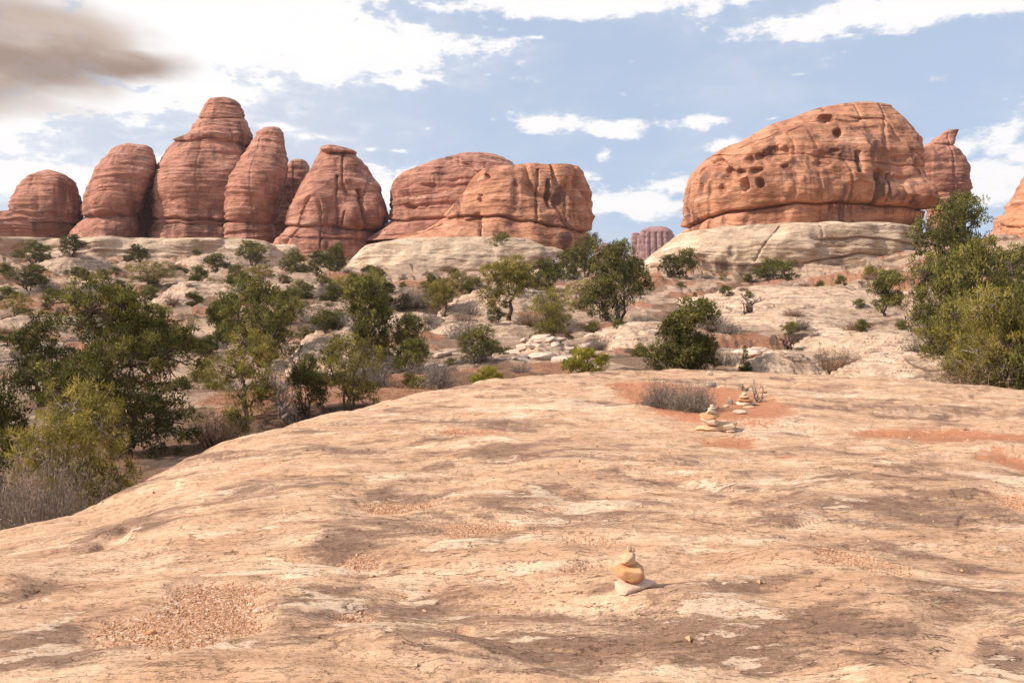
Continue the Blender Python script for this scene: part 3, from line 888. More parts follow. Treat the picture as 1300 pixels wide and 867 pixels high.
lp(e, 'butte_body', [(126, 270, 296), (128, 265, 300), (132, 260, 304), (140, 257, 308), (148, 254, 311), (160, 248, 317), (170, 241, 321), (175, 237, 322), (177, 233, 322), (180, 222, 321), (184, 221, 320), (190, 218, 320), (200, 211, 321), (215, 203, 323), (230, 196, 325), (250, 193, 325), (268, 192, 325), (277, 193, 325), (282, 192, 325), (295, 191, 325), (318, 191, 325)], 170, M_red,
   k=1.1, nexp=2.8, big=.35, stains=[(225, 290, 40, 7, .6), (300, 288, 30, 5, .4), (250, 215, 30, 8, .3), (283, 230, 4, 40, .5)], nr=190, na=260, seed=12, seams=[(((180, 184), (240, 179), (262, 175), (300, 180), (325, 188)), 1.0, .9), (((180, 277), (330, 280)), 1.4, 1.3), (((180, 283), (330, 287)), 1.2, .8), (((240, 151), (320, 149)), .8, .6)],
   lobes=[(230, 235, 28, 40, 1.6), (275, 165, 20, 8, 1.0)], cracks=[], strata=.30, flute=.07)
e = butte('sandstone_butte', 'tall narrow red fin leaning against the right side of the tallest butte', 164, 320, 312)
lp(e, 'butte_body', [(162.6, 335, 352), (164, 331, 355), (168, 326, 358), (173, 323, 360), (180, 318, 362), (195, 309, 364), (210, 298, 365), (225, 288, 363), (240, 283, 360), (260, 281, 356), (278, 282, 353), (285, 281, 351), (300, 281, 349), (318, 281, 347)], 164, M_red,
   k=1.4, nexp=3.0, big=.3, nr=160, na=220, seed=18, seams=[(((270, 280), (370, 285)), 1.4, 1.2)], strata=.30, flute=.07, lobes=[(322, 235, 22, 35, 1.2)])
e = butte('sandstone_fin', 'small reddish fin in the gap behind the tallest pair of buttes', 186, 375, 312)
lp(e, 'butte_body', [(203, 373, 384), (205, 368, 388), (210, 365, 391), (225, 362, 394), (250, 356, 396), (270, 348, 396), (318, 338, 396)], 186, M_red, k=.7, nr=80, na=130, seed=22, strata=.3)
e = butte('sandstone_butte', 'red cone shaped butte capped by flat slabs, beside the cream domed pair', 160, 420, 330)
lp(e, 'butte_body', [(188, 409, 436), (191, 405, 448), (198, 402, 453), (205, 399, 459), (220, 393, 469), (240, 385, 482), (255, 378, 489), (268, 372, 492), (280, 367, 492), (288, 365, 489), (294, 362, 482), (300, 355, 478), (305, 348, 478), (318, 344, 478), (345, 344, 482)], 160, M_red,
   k=.8, nr=160, na=260, seed=27, seams=[(((350, 287), (420, 287), (500, 296)), 1.3, 1.2), (((340, 299), (400, 302), (500, 306)), 1.0, .6)], flute=.26,
   cracks=[(((428, 222), (426, 250), (428, 285)), 1.5, .6), (((456, 240), (461, 260), (466, 285), (468, 292)), 2.4, 1.6), (((438, 268), (434, 285)), 1.2, .6)], lobes=[(446, 272, 9, 10, 1.6), (480, 262, 10, 26, 1.6), (405, 250, 16, 30, 1.2)], strata=.2)
lp(e, 'cap_slab', [(185, 411, 425), (186.5, 407, 432), (189, 406, 441), (191.5, 408, 449), (193.5, 412, 452), (195.5, 414, 447)], 159, M_red, k=.8, nr=24, na=90, seed=29, strata=.1, flute=0, big=.15)
lp(e, 'cream_foot', [(311, 352, 432), (314, 346, 442), (322, 341, 450), (335, 338, 456), (352, 335, 460)], 156, M_cream, k=.5, nr=40, na=150, seed=30, strata=.2)
e = butte('sandstone_fin', 'added rock wall closing the gap left of the tallest butte to keep it dark', 183, 188, 312)  # added wall: hides the sky so the gap stays dark
lp(e, 'butte_body', [(222, 190, 204), (232, 184, 210), (250, 178, 214), (280, 172, 216), (318, 168, 218)], 183, M_red, k=.3, nr=50, na=100, seed=24)
# pale bench under the left buttes
lp(tag(empty('rock_bench', at(170, 340, 150)), 'long whitish sandstone bench under the row of red buttes on the left', 'rock bench'), 'bench_face',
   [(304, -60, 330), (307, -160, 345), (313, -200, 350), (322, -220, 356), (335, -240, 362), (350, -240, 368)], 152, M_cream, k=.14, nr=60, na=330, seed=33, strata=.45, nexp=4, flute=.2, big=1.2)
# middle pair ------------------------------------------------------
e = butte('sandstone_dome', 'broad rounded red dome, the rear one of the middle pair', 160, 590, 350)
lp(e, 'upper_dome', [(194.5, 588, 622), (196, 578, 632), (199, 566, 640), (205, 547, 648), (212, 531, 655), (220, 515, 662), (226, 507, 668), (232, 501, 672), (240, 500, 674), (250, 500, 676), (260, 497, 680), (268, 494, 684), (277, 492, 690), (282, 491, 690), (290, 482, 690), (300, 466, 690), (308, 456, 690)], 160, M_red,
   k=.6, nr=140, na=260, seed=37, seams=[(((480, 281), (600, 277)), 1.2, .9), (((560, 199), (600, 212), (625, 235), (640, 240)), 1.3, .5)], pockets=[(546, 235, 9, 3, 1.4), (520, 263, 8, 3.2, 1.5), (541, 262, 4, 2.2, .8), (557, 214, 5, 1.4, .7)], flute=.12, strata=.36)
e2 = butte('sandstone_dome', 'flat topped orange-red dome with fluted cliff, the front one of the middle pair', 148, 640, 345)
lp(e2, 'upper_dome', [(210, 640, 695), (211.5, 630, 715), (213, 622, 737), (217, 615, 741), (225, 604, 744), (235, 595, 747), (250, 584, 751), (262, 573, 754), (270, 566, 754), (276, 560, 754), (283, 556, 752), (292, 540, 751), (300, 515, 750), (308, 492, 748), (316, 482, 746), (330, 478, 744)], 148, M_red2,
   k=.6, nr=150, na=300, seed=41, stains=[(697, 245, 5, 20, .9), (713, 252, 9, 16, .9), (655, 250, 5, 22, .6), (683, 250, 3, 20, .6), (735, 250, 4, 26, .5), (715, 305, 14, 10, .7), (620, 308, 22, 6, .5)], seams=[(((550, 277), (600, 274), (640, 276), (700, 286), (760, 297)), 1.1, 1.2)], flute=.5, strata=.16,
   pockets=[(620, 226, 2.6, 3.4, 1.2), (608, 253, 2.6, 3.0, 1.3), (610, 248, 4, 2, .8), (713, 252, 7, 9, .8), (655, 249, 6, 18, .4)], cracks=[(((697, 226), (698, 262)), 2.4, .8), (((720, 225), (722, 280)), 1.8, .7), (((683, 215), (681, 285)), 1.6, .6), (((737, 225), (739, 288)), 1.6, .7)])
lp(e2, 'cream_base', [(301, 575, 625), (302.5, 540, 650), (305, 508, 668), (309, 486, 682), (314, 469, 697), (321, 457, 712), (328, 449, 724), (336, 443, 734), (344, 441, 740), (350, 446, 744), (362, 448, 745)], 141, M_cream,
   k=.5, nr=100, na=320, seed=44, strata=.22, big=1.0, seams=[(((430, 343), (560, 346), (640, 347), (740, 345)), 1.1, 1.1)], flute=.1)
# big right dome ------------------------------------------------------
e = butte('sandstone_dome', 'largest orange-red dome, pitted with round hollows, on a broad cream base at right', 140, 1010, 357)
lp(e, 'upper_dome', [(131, 1072, 1102), (132, 1060, 1114), (134, 1046, 1124), (138, 1032, 1134), (141, 1026, 1134), (151, 1008, 1143), (161, 983, 1149), (171, 960, 1155), (184, 936, 1162), (198, 905, 1167), (211, 891, 1169), (225, 881, 1171), (238, 875, 1176), (250, 872, 1183), (258, 870, 1187), (264, 870, 1184), (270, 870, 1181), (276, 870, 1176), (284, 869, 1170), (294, 869, 1164), (302, 872, 1160)], 140, M_red2,
   k=.62, nr=230, na=400, seed=52, strata=.16, flute=.18, big=.55, nexp=2.5,
   seams=[(((860, 292), (875, 286), (892, 276), (925, 268), (960, 263), (1000, 259), (1060, 256), (1100, 258), (1140, 261), (1195, 268)), 1.3, 2.0), (((860, 199), (1000, 196), (1100, 206), (1195, 215)), .6, .35),
          (((1080, 150), (1120, 152), (1150, 185), (1170, 205)), .9, .5)],
   pockets=[(1049, 153, 9, 5, 2.2), (1062, 170, 6.5, 6, 2.4), (913, 211, 9.5, 9.5, 2.4), (928, 222, 8, 8, 1.8), (953, 204, 6, 5, 1.9), (966, 200, 6, 4.5, 1.6), (990, 196, 16, 9, 1.6), (948, 235, 6, 8, 1.9), (968, 234, 4.5, 5, 2.0),
            (944, 220, 8, 5, 1.4), (962, 218, 8, 6, 1.6), (997, 213, 4, 2.4, .9), (1045, 201, 14, 8, 1.0), (1057, 192, 6, 3, 1.1), (1038, 211, 10, 4, .8), (917, 241, 5, 7, 1.0), (887, 238, 4, 6, .8), (903, 212, 4, 7, .8), (1144, 201, 10, 5, 1.0), (1143, 228, 18, 6, .9), (1112, 222, 9, 9, .7)],
   stains=[(1135, 195, 42, 50, .42), (1040, 276, 170, 9, .34), (930, 215, 40, 22, .25), (1045, 150, 14, 9, .3), (1117, 238, 7, 24, 1), (1128, 240, 4, 18, .8), (1086, 206, 4, 16, .9), (1145, 228, 22, 16, .55), (1100, 266, 80, 6, .6), (1150, 250, 25, 9, .6), (1000, 270, 60, 4, .4), (1140, 205, 16, 8, .5), (965, 217, 40, 16, .35)], lobes=[(985, 230, 50, 26, 1.6), (1165, 246, 24, 16, 2.0), (1125, 240, 14, 14, .8), (1075, 225, 36, 30, 1.0), (1010, 170, 50, 22, .8)], cracks=[(((1086, 192), (1086, 222)), 3.2, .9), (((1117, 218), (1114, 258)), 4.5, 1.2), (((1128, 220), (1124, 256)), 2.2, .8)])  # first stain entry: varnish together with painted shade on the dome's right side
lp(e, 'cream_base', [(287, 1000, 1120), (288.5, 920, 1152), (290, 886, 1163), (292.5, 868, 1168), (299, 856, 1168), (306, 846, 1172), (315, 836, 1178), (325, 825, 1184), (332, 820, 1188), (340, 816, 1190), (350, 815, 1190), (358, 814, 1190), (370, 812, 1192)], 131, M_cream,
   k=.55, nr=140, na=420, seed=57, strata=.20, flute=.10, big=1.1, seams=[(((800, 356), (1000, 350), (1200, 352)), 1.0, .7), (((1020, 333), (1100, 322), (1190, 330)), .9, .9), (((1040, 303), (1110, 304), (1190, 312)), .8, .7), (((1060, 343), (1120, 338), (1190, 342)), .9, .7)],
   cracks=[(((990, 287), (966, 318), (958, 332)), .9, .45)], stains=[(860, 342, 13, 18, 1), (890, 344, 10, 18, 1), (915, 342, 12, 18, 1), (1000, 345, 50, 14, .8), (945, 346, 12, 14, .9), (1060, 345, 30, 10, .7), (929, 318, 5, 8, .4)], pockets=[(929, 320, 5, 8, .7), (1038, 315, 5, 5, .8), (1170, 335, 12, 3, 1.0)], lobes=[(1000, 315, 40, 18, 1.6), (900, 320, 36, 18, 1.4), (1150, 332, 34, 8, 1.6)])
e = butte('sandstone_spire', 'thumb shaped red spire with a hooked tip beside the largest dome', 158, 1200, 330)
lp(e, 'butte_body', [(166, 1203, 1217), (168, 1198, 1217), (171, 1193, 1216), (175, 1188, 1214), (179, 1182, 1213), (184, 1176, 1215), (190, 1172, 1219), (198, 1170, 1224), (208, 1170, 1229), (220, 1171, 1230), (232, 1173, 1230), (245, 1178, 1228), (262, 1180, 1226), (300, 1180, 1224), (330, 1176, 1224)], 158, M_red,
   k=.8, nr=130, na=190, seed=61, seams=[(((1160, 180), (1230, 184)), .9, .5)], strata=.25, flute=.12)
e = butte('sandstone_butte', 'red butte cut off by the right edge of the photo', 120, 1350, 315)
lp(e, 'butte_body', [(192, 1352, 1420), (205, 1328, 1450), (218, 1313, 1470), (230, 1305, 1480), (245, 1298, 1488), (262, 1294, 1490), (280, 1293, 1492), (294, 1291, 1494), (310, 1289, 1495), (345, 1284, 1500)], 120, M_red2, k=.7, nr=100, na=200, seed=66, strata=.25, seams=[(((1270, 288), (1500, 292)), 1.2, .8)])
e = butte('sandstone_spire', 'small sunlit orange pinnacle just left of the butte at the right edge', 240, 1272, 310)
lp(e, 'butte_body', [(274, 1272, 1284), (276, 1270, 1290), (283, 1268, 1292), (292, 1267, 1294), (300, 1260, 1298), (330, 1250, 1300)], 240, M_red2, k=.8, nr=60, na=110, seed=68, strata=.25)
# far spires between the domes
for i, (lab, rows) in enumerate([
    ('hazy pink square topped castle rock far off between the two big domes', [(289.4, 823, 845), (290.2, 819, 848), (293, 815, 852), (300, 812, 853), (310, 811, 855), (325, 810, 858), (345, 806, 862)]),
    ('thin hazy pinnacle on the left shoulder of the far castle rock', [(296, 804, 810), (299, 802, 812), (308, 801, 813), (345, 799, 816)]),
    ('short hazy tower on the right shoulder of the far castle rock', [(297, 850, 856), (300, 848, 858), (306, 847, 859), (345, 845, 862)]),
    ('low hazy cream capped knob far off left of the castle rock', [(308, 781, 792), (311, 778, 796), (318, 776, 798), (345, 772, 802)]),
    ('lowest and leftmost hazy knob of the far skyline between the domes', [(309, 763, 771), (312, 758, 775), (320, 756, 778), (345, 752, 782)])]):
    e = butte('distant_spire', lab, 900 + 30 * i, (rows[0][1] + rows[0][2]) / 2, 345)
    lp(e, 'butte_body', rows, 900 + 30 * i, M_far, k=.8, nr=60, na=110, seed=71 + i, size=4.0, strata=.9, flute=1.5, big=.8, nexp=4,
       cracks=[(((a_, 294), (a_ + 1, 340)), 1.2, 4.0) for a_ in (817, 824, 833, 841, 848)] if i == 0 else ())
# ------------------------------------------------------------------ plants
class Geo:
    """collects triangles for one mesh"""
    def __init__(s): s.v = []; s.f = []; s.c = []; s.n = 0
    def add(s, v, f, c):
        v = np.asarray(v, float); s.v.append(v); s.f.append(np.asarray(f, int) + s.n); s.c.append(np.broadcast_to(np.asarray(c, float), (len(v),))); s.n += len(v)
    def mesh(s, name, smooth=False):
        me = mk_mesh(name, np.concatenate(s.v), np.concatenate(s.f).ravel(), 3, smooth)
        add_attr(me, 'Var', np.concatenate(s.c)); return me


def unit(v): return v / (np.linalg.norm(v, axis=-1, keepdims=True) + 1e-9)


def tube(g, pts, rad, sides=5, c=.5):
    pts = np.asarray(pts, float); n = len(pts); rad = np.asarray(rad, float)
    d = unit(np.gradient(pts, axis=0))
    ref = np.array([0.31, .87, .2]) if abs(d[0][2]) > .7 else np.array([0, 0, 1.0])
    u = unit(np.cross(d, ref)); v = np.cross(d, u)
    a = np.arange(sides) / sides * 2 * pi
    ring = pts[:, None] + rad[:, None, None] * (np.cos(a)[None, :, None] * u[:, None] + np.sin(a)[None, :, None] * v[:, None])
    f = []
    i, j = np.meshgrid(np.arange(n - 1), np.arange(sides), indexing='ij'); j2 = (j + 1) % sides
    A = i * sides + j; B = i * sides + j2; C_ = (i + 1) * sides + j2; D = (i + 1) * sides + j
    f = np.concatenate([np.stack([A, B, C_], -1).reshape(-1, 3), np.stack([A, C_, D], -1).reshape(-1, 3)])
    g.add(ring.reshape(-1, 3), f, c)


def curve(p0, p1, r, bend, n=5, up=0.0):
    t = np.linspace(0, 1, n)[:, None]; L = np.linalg.norm(p1 - p0)
    p = p0 + (p1 - p0) * t
    off = r.normal(size=3) * bend * L; off[2] += up * L
    p = p + np.sin(t * pi) * off
    p[1:-1] += r.normal(size=(n - 2, 3)) * L * .05
    return p


def tufts(g, C_, rad, per, ll, lw, r, c0, flat=.8, updir=.35, cj=.10):
    """leaf-sized triangles round clump centres C_; rad: clump radius"""
    n = len(C_) * per
    cen = np.repeat(C_, per, 0); cc = np.repeat(c0, per)
    d = unit(r.normal(size=(n, 3)) + np.array([0, 0, updir]))
    d[:, 2] *= flat
    p = cen + d * (rad * r.uniform(.15, 1.0, (n, 1)) ** .8)
    ax = unit(d + r.normal(size=(n, 3)) * .55 + np.array([0, 0, .25]))
    sd = unit(np.cross(ax, r.normal(size=(n, 3))))
    L = ll * r.uniform(.6, 1.3, (n, 1)); W = lw * r.uniform(.7, 1.3, (n, 1))
    v = np.stack([p - sd * W, p + sd * W, p + ax * L], 1).reshape(-1, 3)
    g.add(v, np.arange(n * 3).reshape(-1, 3), np.repeat(np.clip(cc + r.normal(size=n) * cj, 0, 1), 3))


def make_tree(seed, W=1.0, clumps=260, per=34, crad=.085, leaf=(.035, .010), lobes=9, trunk=.045, low=.12, stems=3, flat=.75, fill=.5, dead=0, lean=0.0, shape='round', openness=0.0, wr=1.0):
    """a tree one metre tall, W wide (built at unit height): returns wood mesh, foliage mesh"""
    r = np.random.default_rng(seed)
    wood, fol = Geo(), Geo()
    lob = []
    for i in range(lobes):
        a = i / lobes * 2 * pi * 1.618 + r.uniform(0, .8)
        h = low + .08 + (1 - low - .22) * ((i + .5) / lobes) ** .85
        if shape == 'round': env = math.sin(pi * min(1, max(0.12, (h - low * .3) / (1.04 - low * .3))) ** .8) ** .7
        elif shape == 'cone': env = 1.05 - h * .95
        else: env = r.uniform(.5, 1.0) * (1 - abs(h - .6))
        rr = W * .5 * env * r.uniform(.45, .74)
        c = np.array([math.cos(a) * rr + lean * h, math.sin(a) * rr, h])
        s = W * r.uniform(.17, .27) * (1.1 if shape != 'open' else .8)
        s = min(s, .26)
        lob.append((c, np.array([s, s, s * flat])))
    lob.append((np.array([lean, 0, .86]), np.array([W * .17, W * .17, .13])))
    if shape == 'cone': lob = [(np.array([0, 0, h_]), np.array([1, 1, .7]) * (.26 * (1.02 - h_) + .03)) for h_ in np.linspace(.08, .94, 11)]
    # stems and limbs
    nodes = []
    base = np.array([0, 0, -.03])
    for k in range(stems):
        a = k / stems * 2 * pi + r.uniform(0, 1); off = trunk * (.9 if stems > 1 else 0)
        b = base + np.array([math.cos(a) * off, math.sin(a) * off, 0])
        mid = np.array([math.cos(a) * W * .12 * (stems > 1) + lean * .4, math.sin(a) * W * .12 * (stems > 1), low + .28 + r.uniform(-.05, .1)])
        q = curve(b, mid, r, .10, 7); rad = np.linspace(trunk * (1.0 if stems == 1 else .72), trunk * .45, 7)
        rad[0] *= 1.35
        tube(wood, q, rad, 8); nodes += [(p, rr_) for p, rr_ in zip(q[2:], rad[2:])]
    for c, s in lob:
        ps = np.array([n[0] for n in nodes]); w_ = np.linalg.norm(ps - c, axis=1) + .5 * np.maximum(0, ps[:, 2] - c[2] + .05)
        i = int(np.argmin(w_)); q = curve(nodes[i][0], c, r, .14, 6, -.05)
        rad = np.linspace(min(nodes[i][1] * .75, trunk * .5), trunk * .12, 6)
        tube(wood, q, rad, 5); nodes += [(p, rr_) for p, rr_ in zip(q[2:], rad[2:])]
    # clumps
    C_ = []
    wts = np.array([s[0] ** 2 for c, s in lob]); wts /= wts.sum()
    for (c, s), w_ in zip(lob, wts):
        k = max(4, int(clumps * w_))
        d = unit(r.normal(size=(k, 3)) + np.array([0, 0, .25]))
        q = c + d * s * np.where(r.uniform(size=(k, 1)) < fill, r.uniform(.3, .85, (k, 1)), r.uniform(.85, 1.15, (k, 1)))
        C_.append(q)
    C_ = np.concatenate(C_); C_ = C_[C_[:, 2] > .05 * (low > .05) + .02]
    if openness > 0:
        nz_ = v3(C_[:, 0] * 6 + seed, C_[:, 1] * 6, C_[:, 2] * 6, seed % 7); C_ = C_[nz_ > -1 + openness * 1.2]
    ps = np.array([n[0] for n in nodes])
    for c in C_[:: 2]:
        i = int(np.argmin(np.linalg.norm(ps - c, axis=1)))
        q = curve(ps[i], c, r, .12, 3)
        tube(wood, q, np.array([.0065, .004, .002]) * wr, 3)
    zc = C_[:, 2]
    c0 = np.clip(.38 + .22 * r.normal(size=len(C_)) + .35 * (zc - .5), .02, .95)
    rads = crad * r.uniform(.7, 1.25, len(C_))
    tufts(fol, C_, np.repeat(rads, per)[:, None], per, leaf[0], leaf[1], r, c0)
    for k in range(dead):
        i = r.integers(len(ps)); d = unit(r.normal(size=3) * [1, 1, .5]); e = ps[i] + d * r.uniform(.12, .3) * max(W, .6)
        q = curve(ps[i], e, r, .15, 5); tube(wood, q, np.linspace(.009, .002, 5), 3)
        for _ in range(3):
            d2 = unit(d + r.normal(size=3) * .7); b = q[r.integers(1, 4)]; tube(wood, curve(b, b + d2 * r.uniform(.05, .14), r, .1, 3), [.004, .003, .001], 3)
    return wood, fol


def make_brush(seed, W=1.6, twigs=900, leaves=1500, leaf=(.035, .008), tw=.006, dome=True):
    """a low twiggy desert shrub, one unit tall and W wide"""
    r = np.random.default_rng(seed); wood, fol = Geo(), Geo()
    a = r.uniform(0, 2 * pi, twigs); el_ = np.arcsin(r.uniform(.08, 1, twigs))
    tip = np.stack([np.cos(a) * np.cos(el_) * W / 2, np.sin(a) * np.cos(el_) * W / 2, np.sin(el_) * .95], -1)
    lump = 1 + .28 * fbm3(tip[:, 0] * 3 + seed, tip[:, 1] * 3, tip[:, 2] * 3, 2)
    tip = tip * (lump * r.uniform(.55, 1.08, twigs))[:, None]
    rt = np.stack([tip[:, 0] * .25 + r.normal(size=twigs) * .05, tip[:, 1] * .25 + r.normal(size=twigs) * .05, np.full(twigs, -.03)], -1)
    mid = (rt + tip) / 2 + r.normal(size=(twigs, 3)) * .05; mid[:, 2] += -.02
    sd = unit(np.cross(tip - rt, r.normal(size=(twigs, 3)))) * tw
    V = np.stack([rt - sd * 1.6, rt + sd * 1.6, mid + sd, mid - sd, tip], 1).reshape(-1, 3)
    k = np.arange(twigs)[:, None] * 5
    Fc = np.concatenate([k + [0, 1, 2], k + [0, 2, 3], k + [3, 2, 4]])
    wood.add(V, Fc, np.repeat(np.clip(r.normal(.5, .2, twigs), 0, 1), 5))
    # side twigs
    m = twigs * 4; i = r.integers(0, twigs, m); t = r.uniform(.45, .95, m)[:, None]
    b = mid[i] * (1 - t) + tip[i] * t; e = b + unit(tip[i] - mid[i] + r.normal(size=(m, 3)) * .55) * r.uniform(.06, .18, m)[:, None]
    s2 = unit(np.cross(e - b, r.normal(size=(m, 3)))) * tw * .7
    wood.add(np.stack([b - s2, b + s2, e], 1).reshape(-1, 3), np.arange(m * 3).reshape(-1, 3), np.repeat(np.clip(r.normal(.6, .2, m), 0, 1), 3))
    if leaves:
        i = r.integers(0, m, leaves); tufts(fol, e[i], .03, 1, leaf[0], leaf[1], r, np.clip(r.normal(.55, .2, leaves), 0, 1))
    return wood, fol


def make_snag(seed, W=1.0, limbs=6, dens=1.0, th=1.0):
    r = np.random.default_rng(seed); wood = Geo()
    for k in range(limbs):
        a = k / limbs * 2 * pi + r.uniform(0, .8)
        e = np.array([math.cos(a) * W * .5 * r.uniform(.4, 1), math.sin(a) * W * .5 * r.uniform(.4, 1), r.uniform(.5, 1)])
        q = curve(np.array([0, 0, -.04]), e, r, .16, 8); rad = np.linspace(.035, .006, 8) * th; tube(wood, q, rad, 6)
        for _ in range(int(7 * dens)):
            i = r.integers(2, 8); d = unit(unit(e) + r.normal(size=3) * .75); L = r.uniform(.12, .38)
            q2 = curve(q[i - 1], q[i - 1] + d * L, r, .15, 5); tube(wood, q2, np.linspace(rad[i - 1] * .6, .003 * th, 5), 4)
            for _ in range(int(4 * dens)):
                j = r.integers(1, 5); d3 = unit(d + r.normal(size=3) * .8); tube(wood, curve(q2[j], q2[j] + d3 * r.uniform(.05, .16), r, .1, 3), [.005 * th, .003 * th, .0012 * th], 3)
    return wood


PROTO = {}


def proto(key, pair, mats):
    wood, fol = pair
    wm = wood.mesh(key + '_wood', mats[0] is not M_sage and mats[0] is not M_brush); wm.materials.append(mats[0])
    fm = None
    if fol is not None and fol.v:
        fm = fol.mesh(key + '_leaves'); fm.materials.append(mats[1])
    PROTO[key] = (wm, fm)


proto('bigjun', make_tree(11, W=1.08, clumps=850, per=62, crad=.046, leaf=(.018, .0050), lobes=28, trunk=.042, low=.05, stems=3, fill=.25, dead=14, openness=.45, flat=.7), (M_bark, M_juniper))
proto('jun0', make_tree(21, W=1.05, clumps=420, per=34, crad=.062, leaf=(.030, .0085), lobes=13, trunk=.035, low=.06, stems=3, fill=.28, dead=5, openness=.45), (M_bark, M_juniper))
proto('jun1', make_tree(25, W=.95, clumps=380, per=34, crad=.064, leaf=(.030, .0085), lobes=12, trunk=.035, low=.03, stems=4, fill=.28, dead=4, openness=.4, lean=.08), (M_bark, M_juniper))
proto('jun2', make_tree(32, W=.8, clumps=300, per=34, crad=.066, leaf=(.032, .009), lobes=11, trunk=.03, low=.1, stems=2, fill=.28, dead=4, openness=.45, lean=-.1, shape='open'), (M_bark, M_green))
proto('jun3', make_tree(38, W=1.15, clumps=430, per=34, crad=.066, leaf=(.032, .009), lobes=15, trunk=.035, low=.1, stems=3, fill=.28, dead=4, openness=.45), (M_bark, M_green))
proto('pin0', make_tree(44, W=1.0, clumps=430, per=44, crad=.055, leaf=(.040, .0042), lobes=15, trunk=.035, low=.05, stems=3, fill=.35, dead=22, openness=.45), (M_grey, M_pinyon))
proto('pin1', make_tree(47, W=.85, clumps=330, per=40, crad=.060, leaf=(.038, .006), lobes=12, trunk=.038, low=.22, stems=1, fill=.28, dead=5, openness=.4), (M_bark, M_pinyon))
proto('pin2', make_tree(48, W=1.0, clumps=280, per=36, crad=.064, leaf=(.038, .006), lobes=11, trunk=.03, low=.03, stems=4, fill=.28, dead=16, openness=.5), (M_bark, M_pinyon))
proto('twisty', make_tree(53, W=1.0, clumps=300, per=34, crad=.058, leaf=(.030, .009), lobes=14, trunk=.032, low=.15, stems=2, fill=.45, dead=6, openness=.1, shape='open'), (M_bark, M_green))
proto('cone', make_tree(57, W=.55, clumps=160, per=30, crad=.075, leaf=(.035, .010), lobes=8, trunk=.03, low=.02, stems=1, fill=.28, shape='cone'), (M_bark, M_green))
proto('bush0', make_tree(61, W=1.9, clumps=260, per=30, crad=.12, leaf=(.06, .017), lobes=11, trunk=.03, low=.0, stems=5, fill=.28, openness=.15), (M_bark, M_bright))
proto('bush1', make_tree(64, W=1.6, clumps=200, per=28, crad=.12, leaf=(.06, .018), lobes=9, trunk=.03, low=.0, stems=4, fill=.28, openness=.45), (M_bark, M_green))
proto('sage0', make_brush(71, 2.0, 700, 5000, (.040, .008), .005), (M_sage, M_sage))
proto('sage1', make_brush(74, 1.7, 420, 1800, (.045, .012), .007), (M_sage, M_sage))
proto('brown0', make_brush(78, 2.2, 240, 900, (.06, .016), .010), (M_brush, M_brush))
proto('grey0', make_brush(79, 2.4, 180, 700, (.075, .022), .013), (M_sage, M_sage))
proto('snag0', (make_snag(83, .8, 7, 1.2), None), (M_grey, None))
proto('snag1', (make_snag(87, 1.4, 5, 1.0, 1.3), None), (M_bark, None))

NEARY = 9.5


def plant(kind, px, row, hpx, wpx, label, cat='tree', name=None, Y=None, rot=None, group=None, parts=True):
    """px,row: foot of the plant in the photo; hpx, wpx: its height and width there"""
    if Y is None: Y = solve_Y(px, row)
    x = (px - 650) / F * Y
    z = surf(x, Y)
    if abs(Y) < 8: z = max(z, 0)
    h = hpx / F * Y
    # the foot sits on the ground: the top keeps its place in the view
    ztop = EYE + (HOR - (row - hpx)) / F * Y
    if 0.6 * h < ztop - z < 1.7 * h: h = ztop - z
    wm, fm = PROTO[kind]
    W0 = {'bigjun': 1.25, 'jun0': 1.2, 'jun1': 1.1, 'jun2': .95, 'jun3': 1.35, 'pin0': 1.2, 'pin1': 1.0, 'pin2': 1.2, 'twisty': 1.1, 'cone': .6, 'bush0': 2.0, 'bush1': 1.7, 'sage0': 2.0, 'sage1': 1.7, 'brown0': 2.2, 'grey0': 2.4, 'snag0': .9, 'snag1': 1.4}[kind]
    sx = (wpx / F * Y) / W0
    rz = random.uniform(0, 6.28) if rot is None else rot
    if kind in ('sage0', 'sage1', 'brown0', 'grey0'): h *= 1.25
    shrub = kind in ('sage0', 'sage1', 'brown0', 'grey0', 'bush0', 'bush1')
    nm = name or ('shrub' if shrub else 'dead_tree' if kind.startswith('snag') else 'juniper_tree' if kind.startswith(('jun', 'big', 'cone', 'twi')) else 'pinyon_tree')
    if fm is None or not parts:
        o = obj(nm, wm, None, loc=(x, Y, z)); e = o
    else:
        e = empty(nm, (x, Y, z))
        o = obj('stems' if shrub else 'trunk', wm, None, e); f = obj('foliage' if shrub else 'crown', fm, None, e)
    e.rotation_euler = (0, 0, rz); e.scale = (sx, sx, h)
    tag(e, label, 'shrub' if shrub and cat == 'tree' else cat, group)
    return e


